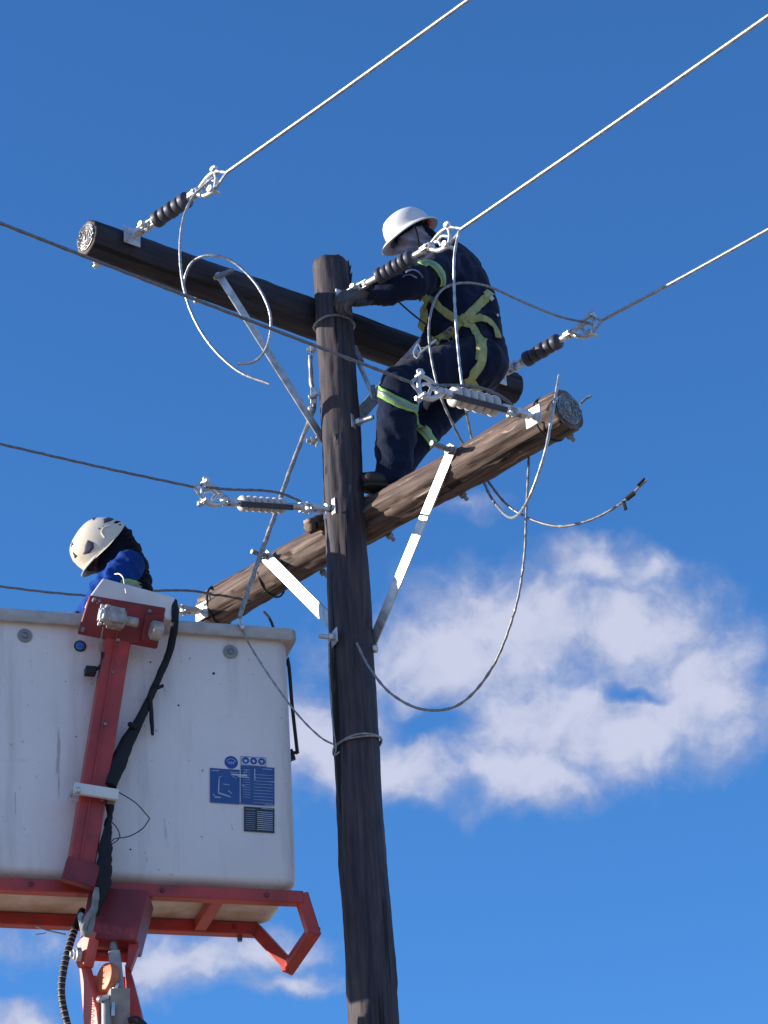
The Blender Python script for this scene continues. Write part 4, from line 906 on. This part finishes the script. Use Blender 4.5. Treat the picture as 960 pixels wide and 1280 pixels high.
# pale safety-vest front edge and tool pouch at the hip
m = MB(); m.box(P(531, 428, -.08), ((1, .2, -.4), (0, 1, 0), (.4, 0, 1)), (.05, .05, .09)); obj('tool_pouch', m, M['navy_black'], w1, bevel=.012)
m = MB(); m.tube([P(498, 377, -.25), P(515, 392, -.22), P(533, 406, -.15)], .0045, 6); obj('lanyard', m, M['black'], w1)
m = MB(); m.tube([P(545, 425, -.16), P(535, 433, -.2), P(522, 444, -.2)], .006, 6); m.tube([P(522, 430, -.2), P(517, 440, -.2), P(521, 448, -.2), P(526, 438, -.2), P(522, 430, -.2)], .0045, 6); obj('carabiner', m, M['steel'], w1)
# boots
def boot(c, toe, par, label=None):
    c = V(c); f = V(toe); f.z = 0; L_ = f.length; f.normalize(); s_ = V((-f.y, f.x, 0)); u = V((0, 0, 1))
    def bb(m):
        m.ball(c + u * .02, (.06, .05, .08), (f, s_, u)); m.ball(c - u * .03 + f * .02, (.09, .05, .05), (f, s_, u)); m.ball(c - u * .045 + f * .11, (.095, .05, .042), (f, s_, u)); m.ball(c - u * .05 + f * .16, (.055, .047, .038), (f, s_, u))
    v_, n_, f_ = remesh_parts(bb, .007, 4); v_ = folds(v_, n_, .002, 1.0); b = obj('boot', surf(v_, f_), M['boot'], par, auto=180)
    m = MB(); pts = []
    for i in range(24):
        a = 2 * pi * i / 24; x = cos(a) * .145 + .065; y = sin(a) * (.050 if cos(a) > 0 else .043); pts.append(c + f * x + s_ * y - u * .098)
    m.prism(pts, (0, 0, 1), .020); obj('sole', m, M['sole'], b, bevel=.004)
    m = MB()
    for k in range(4): m.tube([c + f * (.055 + .022 * k) - s_ * .032 + u * (.018 - .016 * k), c + f * (.062 + .022 * k) + u * (.032 - .016 * k), c + f * (.055 + .022 * k) + s_ * .032 + u * (.018 - .016 * k)], .004, 5)
    obj('boot_lace', m, M['sling'], b)
boot(P(500, 597, .03), (-.85, -.55, 0), w1); boot(P(493, 595, .18), (-.9, -.4, 0), w1)
# head under a scarf, and the helmet
hc = P(516, 297, .07)
hf = V((-.80, -.20, -.50)).normalized(); hu = V((-.44, -.10, .88)); hu = (hu - hf * hu.dot(hf)).normalized(); hs = hf.cross(hu)
def head1(m):
    m.ball(hc, (.098, .078, .115), (hf, hs, hu)); m.ball(hc + hf * .035 - hu * .055, (.062, .058, .062), (hf, hs, hu)); m.ball(hc + hf * .10 - hu * .02, (.022, .016, .028), (hf, hs, hu)); m.ball(hc + hf * .06 - hu * .10, (.04, .042, .03), (hf, hs, hu))
    limb(m, [(hc - hf * .03 - hu * .05, .075), (P(530, 318, .10), .082), (P(540, 326, .11), .088)])
v_, n_, f_ = remesh_parts(head1, .008, 3)
v2 = []
for v, nn_ in zip(v_, n_):      # gathered cloth folds sweeping from the brow to the chin
    x = v - hc; a = x.dot(hf) * 1.0 + x.dot(hu) * .9; w = noise.noise_vector(v * 6) * .03; t_ = math.atan2(x.dot(hs), x.dot(hf) + .05)
    v2.append(v + nn_ * (.0115 * (1 - abs(sin((x.dot(hf) * 52 - x.dot(hu) * 34 + noise.noise(v * 9) * 3.0))) * 1.6) + .004 * noise.noise(v * 40)))
mi = [1 if (sum((v2[i] for i in q_), V()) / len(q_) - hc).dot(hu) > .012 or (sum((v2[i] for i in q_), V()) / len(q_) - hc).dot(hf) < -.045 else 0 for q_ in f_]
obj('head_scarf', surf(v2, f_, mi), [M['scarf'], M['navy_black']], w1, auto=180)
def hardhat(c, f, u, s_, parent, mt):
    rings = []; n = 48
    prof = [(.0, 1.0), (.02, 1.0), (.045, .985), (.07, .945), (.095, .86), (.115, .73), (.128, .55), (.135, .35), (.1385, .15), (.139, .0)]
    def ring(h, k, ex=0.0, dz=0.0):
        out = []
        for i in range(n):
            t = 2 * pi * i / n; cx, cy = cos(t), sin(t); a_ = .130 * k + ex * (1.0 + 1.5 * max(0, cx) ** 3); b__ = .110 * k + ex
            rid = .0035 * exp(-((cy * b__) / .018) ** 2) * (1 if h > .05 else 0)
            out.append(c + f * cx * a_ + s_ * cy * b__ + u * (h + rid + dz * (1 + .5 * max(0, cx) ** 2)))
        return out
    rings.append(ring(.0, .965)); rings.append(ring(-.004, 1.0, .024, -.012)); rings.append(ring(.001, 1.0, .026, -.012)); rings.append(ring(.006, 1.0, .017, -.004)); rings.append(ring(.010, 1.0, .003))
    prof = [(h * .95, k) for h, k in prof]
    for h, k in prof[1:-1]: rings.append(ring(h, k))
    rings.append(ring(.132, .02))
    inner = [ring(h - .005, max(.01, k - .03)) for h, k in reversed(prof[1:-1])]
    rings += inner
    m = loft(rings + [rings[0]], False, False); hat = obj('helmet', m, M[mt], parent, auto=50)
    return hat
hat = hardhat(hc + hu * .022 - hf * .004, hf, hu, hs, w1, 'helmet')
m = MB(); m.box(hc - hf * .095 + hu * .02 - hs * .03, (hf, hs, hu), (.02, .07, .035)); obj('rear_pad', m, M['redpad'], hat, bevel=.006)
m = MB(); m.ball(hc + hu * .03 + hf * .045 - (hs if hs.y > 0 else -hs) * .098, .008, n=8, m=6); obj('side_clip', m, M['white_paint'], hat)
m = MB()
for sgn in (-1, 1): m.tube([hc + hu * .03 + hs * .095 * sgn, hc + hs * .085 * sgn - hu * .04 + hf * .02, hc + hs * .05 * sgn - hu * .115 + hf * .05, hc - hu * .135 + hf * .06], .004, 5)
obj('chin_strap', m, M['black'], hat)
# gloved hands: palm, four unequal curled fingers and a thumb
def glove(c, fwd, palm, grip, parent, scale=1.0, flip=1):
    """fwd: wrist to knuckles; palm: palm normal; fingers curl round towards palm"""
    c = V(c); f = V(fwd).normalized(); pn = V(palm); pn = (pn - f * pn.dot(f)).normalized(); s_ = f.cross(pn) * flip
    def bb(m):
        m.ball(c, (.052 * scale, .044 * scale, .020 * scale), (f, s_, pn)); limb(m, [(c - f * .085, .034), (c - f * .03, .026)])
        for k, (L_, w) in enumerate(((.072, -.036), (.084, -.012), (.078, .012), (.060, .035))):
            L_ *= scale; b = c + f * .042 * scale + s_ * w * scale; ang = grip; p = b; seg = [(p, .0115 * scale)]
            for q, fr in enumerate((.45, .32, .26)):
                ang2 = ang * (q + .55) + k * .06; dv = f * cos(ang2) + pn * sin(ang2) + s_ * (w * 1.2); p = p + dv * L_ * fr; seg.append((p, (.0108 - .0012 * q) * scale))
            limb(m, seg)
        t0 = c - f * .02 + s_ * -.036 * scale; limb(m, [(t0, .016 * scale), (t0 + (f * .5 - s_ * .6 + pn * .6).normalized() * .038 * scale, .0135 * scale), (t0 + (f * .75 - s_ * .1 + pn * 1.0).normalized() * .066 * scale, .0115 * scale)])
    v_, n_, f_ = remesh_parts(bb, .0045, 2); v_ = folds(v_, n_, .0026, 5.0); return obj('glove', surf(v_, f_), M['glove'], parent, auto=180)
glove(P(449, 366, -.17), P(430, 371, -.17) - P(462, 361, -.15), (-.1, .75, -.55), 0.75, w1, 1.35)
glove(P(447, 378, .02), P(432, 382, -.02) - P(462, 372, .1), (-.1, -.8, .5), 0.6, w1, 1.0, -1)

# ---- the worker in the bucket
w2 = thing('person', B(.85, .25, .25), 'person in blue with a cream vented helmet bending down in the white bucket', 'person', 'line workers')
Y2 = -.08
s2 = P(161, 708, Y2 - .09)
fl = B(.85, .25, .25).z
def body2(m):
    hip = V((P(175, 800, .0).x, .0, 7.18))
    limb(m, [(hip, .14), (P(166, 775, -.03), .13), (P(158, 752, -.03), .118), (P(155, 732, -.03), .112), (P(151, 710, -.04), .108), (P(147, 692, -.05), .095), (P(143, 678, -.05), .080), (P(137, 680, -.05), .07)])
    limb(m, [(s2, .070), (P(146, 722, Y2 - .12), .066), (P(131, 740, Y2 - .12), .058), (P(118, 758, Y2 - .08), .050), (P(104, 768, -.04), .04)])
    limb(m, [(P(152, 708, .03), .07), (P(142, 740, .06), .06), (P(125, 756, .05), .05), (P(108, 768, .04), .04)])
    for yy in (-.08, .09):
        h = hip + V((0, yy, -.02)); limb(m, [(h, .118), (V((h.x - .02, h.y, 6.78)), .085), (V((h.x + .02, h.y, 6.48)), .07)])
vs, ns_, fs = remesh_parts(body2, .009, 4); vs = folds(vs, ns_, .0085, 8.0, [(P(146, 722, Y2 - .2), .12), (P(131, 738, -.15), .1)], 1.5)
vs = creases(vs, ns_, s2, P(131, 738, Y2 - .15), .08, 3, .008, 2)
chain = [s2, P(146, 722, Y2 - .13), P(131, 738, Y2 - .15), P(118, 758, Y2 - .08), P(104, 768, .0)]
def dseg(p, a, b): 
    t = max(0, min(1, (p - a).dot(b - a) / (b - a).length_squared)); return (p - a.lerp(b, t)).length
mi = []
for f_ in fs:
    c = sum((vs[i] for i in f_), V()) / len(f_)
    mi.append(0 if min(dseg(c, a, b) for a, b in zip(chain, chain[1:])) < .092 or c.z < 7.0 or c.y > .08 else 1)
m = surf(vs, fs, mi)
bd2 = obj('body', m, [M['blue_cloth'], M['navy_black']], w2, auto=180)
bv2 = BVHTree.FromPolygons([tuple(v) for v in vs], fs)
# ruffled quilted back panel of the dark jacket
m = MB(); crest = [P(158, 664, -.04), P(165, 672, -.04), P(171, 683, -.04), P(179, 696, -.04), (P(184, 712, -.04)), P(187, 730, -.04), P(190, 752, -.04)]
q = spline(crest, .022)
for i, p in enumerate(q):
    t_ = (q[min(i + 1, len(q) - 1)] - q[max(i - 1, 0)]).normalized(); a = t_.cross(V((0, 1, 0))).normalized()
    m.ball(p + V((-.045, 0, -.01)), (.017 + .005 * (i % 2), .11, .048 + .006 * (i % 3)), (t_, V((0, 1, 0)), a), 14, 8)
for v in m.v: v += noise.noise_vector(v * 25) * .010
obj('quilted_back', m, M['navy_black'], w2, auto=180)
o_ = obj('reflective_band', ribbon(bv2, [(150, 731), (158, 729), (168, 732), (176, 736)], .05, lift_=.008), M['lime'], w2, auto=180)
obj('silver_stripe', ribbon(bv2, [(150, 731), (158, 729), (168, 732), (176, 736)], .026, lift_=.012), M['silver_tape'], o_, auto=180)
m = MB(); m.tube([P(140, 719, -.26), P(148, 717, -.30), P(154, 722, -.32), P(156, 733, -.36), P(158, 742, -.42)], .0035, 5); m.tube([P(180, 718, -.05), P(182, 722, -.06), P(180, 727, -.05)], .003, 5); obj('white_cord', m, M['white_paint'], w2)
# head and vented helmet
h2 = P(131, 684, -.06); f2v = V((-.50, -.06, -.86)).normalized(); u2 = V((-.83, -.16, .50)); u2 = (u2 - f2v * u2.dot(f2v)).normalized(); s2v = f2v.cross(u2)
def head2(m):
    m.ball(h2, (.095, .075, .105), (f2v, s2v, u2)); m.ball(h2 + f2v * .04 - u2 * .06, (.055, .052, .055), (f2v, s2v, u2)); m.ball(h2 + f2v * .105 - u2 * .02, (.02, .014, .026), (f2v, s2v, u2)); m.ball(h2 + f2v * .07 - u2 * .095, (.035, .036, .025), (f2v, s2v, u2))
    for sg in (-1, 1): m.ball(h2 + s2v * .078 * sg - u2 * .015, (.018, .01, .03), (f2v, s2v, u2))
    limb(m, [(h2 - u2 * .04 - f2v * .03, .065), (P(150, 686, -.05), .08)])
v_, n_, f_ = remesh_parts(head2, .008, 3)
mi = [0 if (sum((v_[i] for i in q_), V()) / len(q_) - h2).dot(f2v) > .055 else 1 for q_ in f_]
obj('head', surf(v_, f_, mi), [M['skin'], M['navy_black']], w2, auto=180)
def climbing_helmet(c, f, u, s_, parent):
    n = 56; K = 22; vs = []
    A_, B_, H_ = .148, .120, .135
    def pt(th, ph, k=1.0):        # ph 0 at rim .. pi/2 crown
        cx, cy = cos(th), sin(th); low = -.045 * (abs(cy) ** 2) - .03 * max(0, -cx) + .012 * max(0, cx)   # sides dip over the ears
        h = low * cos(ph) + H_ * sin(ph) ** 1.0; e = cos(ph) ** .62 if ph < pi / 2 else 0
        r1, r2 = A_ * e * k, B_ * e * k
        rid = .005 * exp(-((cy * r2 - .045) / .012) ** 2) + .005 * exp(-((cy * r2 + .045) / .012) ** 2)
        return c + f * cx * r1 + s_ * cy * r2 + u * (h * k + rid * (1 if ph > .25 else 0) )
    m = MB(); rows = []
    for j in range(K + 1):
        ph = pi / 2 * j / K * .985; rows.append([pt(2 * pi * i / n, ph) for i in range(n)])
    inner = [[pt(2 * pi * i / n, pi / 2 * j / K * .985, .955) for i in range(n)] for j in range(K, -1, -1)]
    brim = [p + (p - c).normalized() * .006 - u * .006 for p in rows[0]]
    m = loft([brim] + rows, False, True); m2 = loft(inner + [brim], True, False); m.add(m2.v, m2.f)
    hat = obj('helmet', m, M['helmet2'], parent, auto=50)
    # peak at the front
    pk = MB(); out = []; inn = []
    for i in range(13):
        th = -0.95 + 1.9 * i / 12; a_ = pt(th, .02); b__ = a_ + (f * 1.0 + u * -.10) * .034 * cos(th / .95 * pi / 2) ; out.append(b__); inn.append(a_)
    vv_ = inn + out; pk.add(vv_ + [x - u * .005 for x in vv_], [(i, i + 1, 14 + i, 13 + i) for i in range(12)] + [(26 + i, 39 + i, 40 + i, 27 + i) for i in range(12)] + [(13 + i, 14 + i, 40 + i, 39 + i) for i in range(12)])
    obj('peak', pk, M['helmet2'], hat)
    # dark vents, moulded into the shell: one group per side
    def vent(ths, phs, name='vent'):
        vm = MB(); mt_, mp_ = sum(ths) / len(ths), sum(phs) / len(phs); T_ = []; Pp = []
        for a in range(len(ths)):
            b = (a + 1) % len(ths)
            for k_ in range(3): T_.append(ths[a] + (ths[b] - ths[a]) * k_ / 3); Pp.append(phs[a] + (phs[b] - phs[a]) * k_ / 3)
        n_ = len(T_); vv2 = []
        for q_ in (1, .7, .35, .02):
            for a, b in zip(T_, Pp):
                x_ = pt(mt_ + (a - mt_) * q_, mp_ + (b - mp_) * q_); vv2.append(x_ + (x_ - c).normalized() * (.0035 if q_ < 1 else .001))
        vm.add(vv2, [(j_ * n_ + i_, j_ * n_ + (i_ + 1) % n_, (j_ + 1) * n_ + (i_ + 1) % n_, (j_ + 1) * n_ + i_) for j_ in range(3) for i_ in range(n_)] + [tuple(range(3 * n_, 4 * n_))])
        return obj(name, vm, M['rubber'], hat)
    for sg in (-1, 1):
        vent([sg * x for x in (.62, .80, 1.02, 1.18, 1.16, .90)], (.36, .24, .26, .42, .66, .56))
        vent([sg * x for x in (2.05, 2.35, 2.65, 2.72, 2.40)], (.60, .42, .34, .52, .70))
        vent([sg * x for x in (.20, .42, .40)], (.50, .44, .72)); vent([sg * x for x in (.35, .62, .60)], (.98, .94, 1.12))
        vent([sg * x for x in (2.3, 2.75, 2.7)], (1.02, .96, 1.12))
        q_ = [pt(sg * a, b) + (pt(sg * a, b) - c).normalized() * .003 for a, b in ((1.5, .25), (1.62, .45), (1.85, .5), (2.0, .38))]
        vm = MB(); vm.tube(q_, .004, 6); obj('side_rib', vm, M['helmet2'], hat)
        vm = MB(); e = pt(sg * 1.75, .62); vm.ball(e, .005, n=8, m=6); e = pt(sg * 1.9, .55); vm.ball(e, .004, n=8, m=6); obj('rivet', vm, M['rubber'], hat)
    return hat
climbing_helmet(h2 + u2 * .012, f2v, u2, s2v, w2)
glove(P(106, 768, -.06), (-.9, -.2, -.2), (.1, .1, -1), .6, w2, 1.0)
glove(P(108, 768, .04), (-.9, -.1, -.2), (.1, .1, -1), .6, w2, 1.0, -1)
boot(V((P(175, 800, .0).x + .02, -.05, fl + .12)), (-1, -.1, 0), w2); boot(V((P(175, 800, .0).x + .02, .12, fl + .12)), (-1, 0, 0), w2)
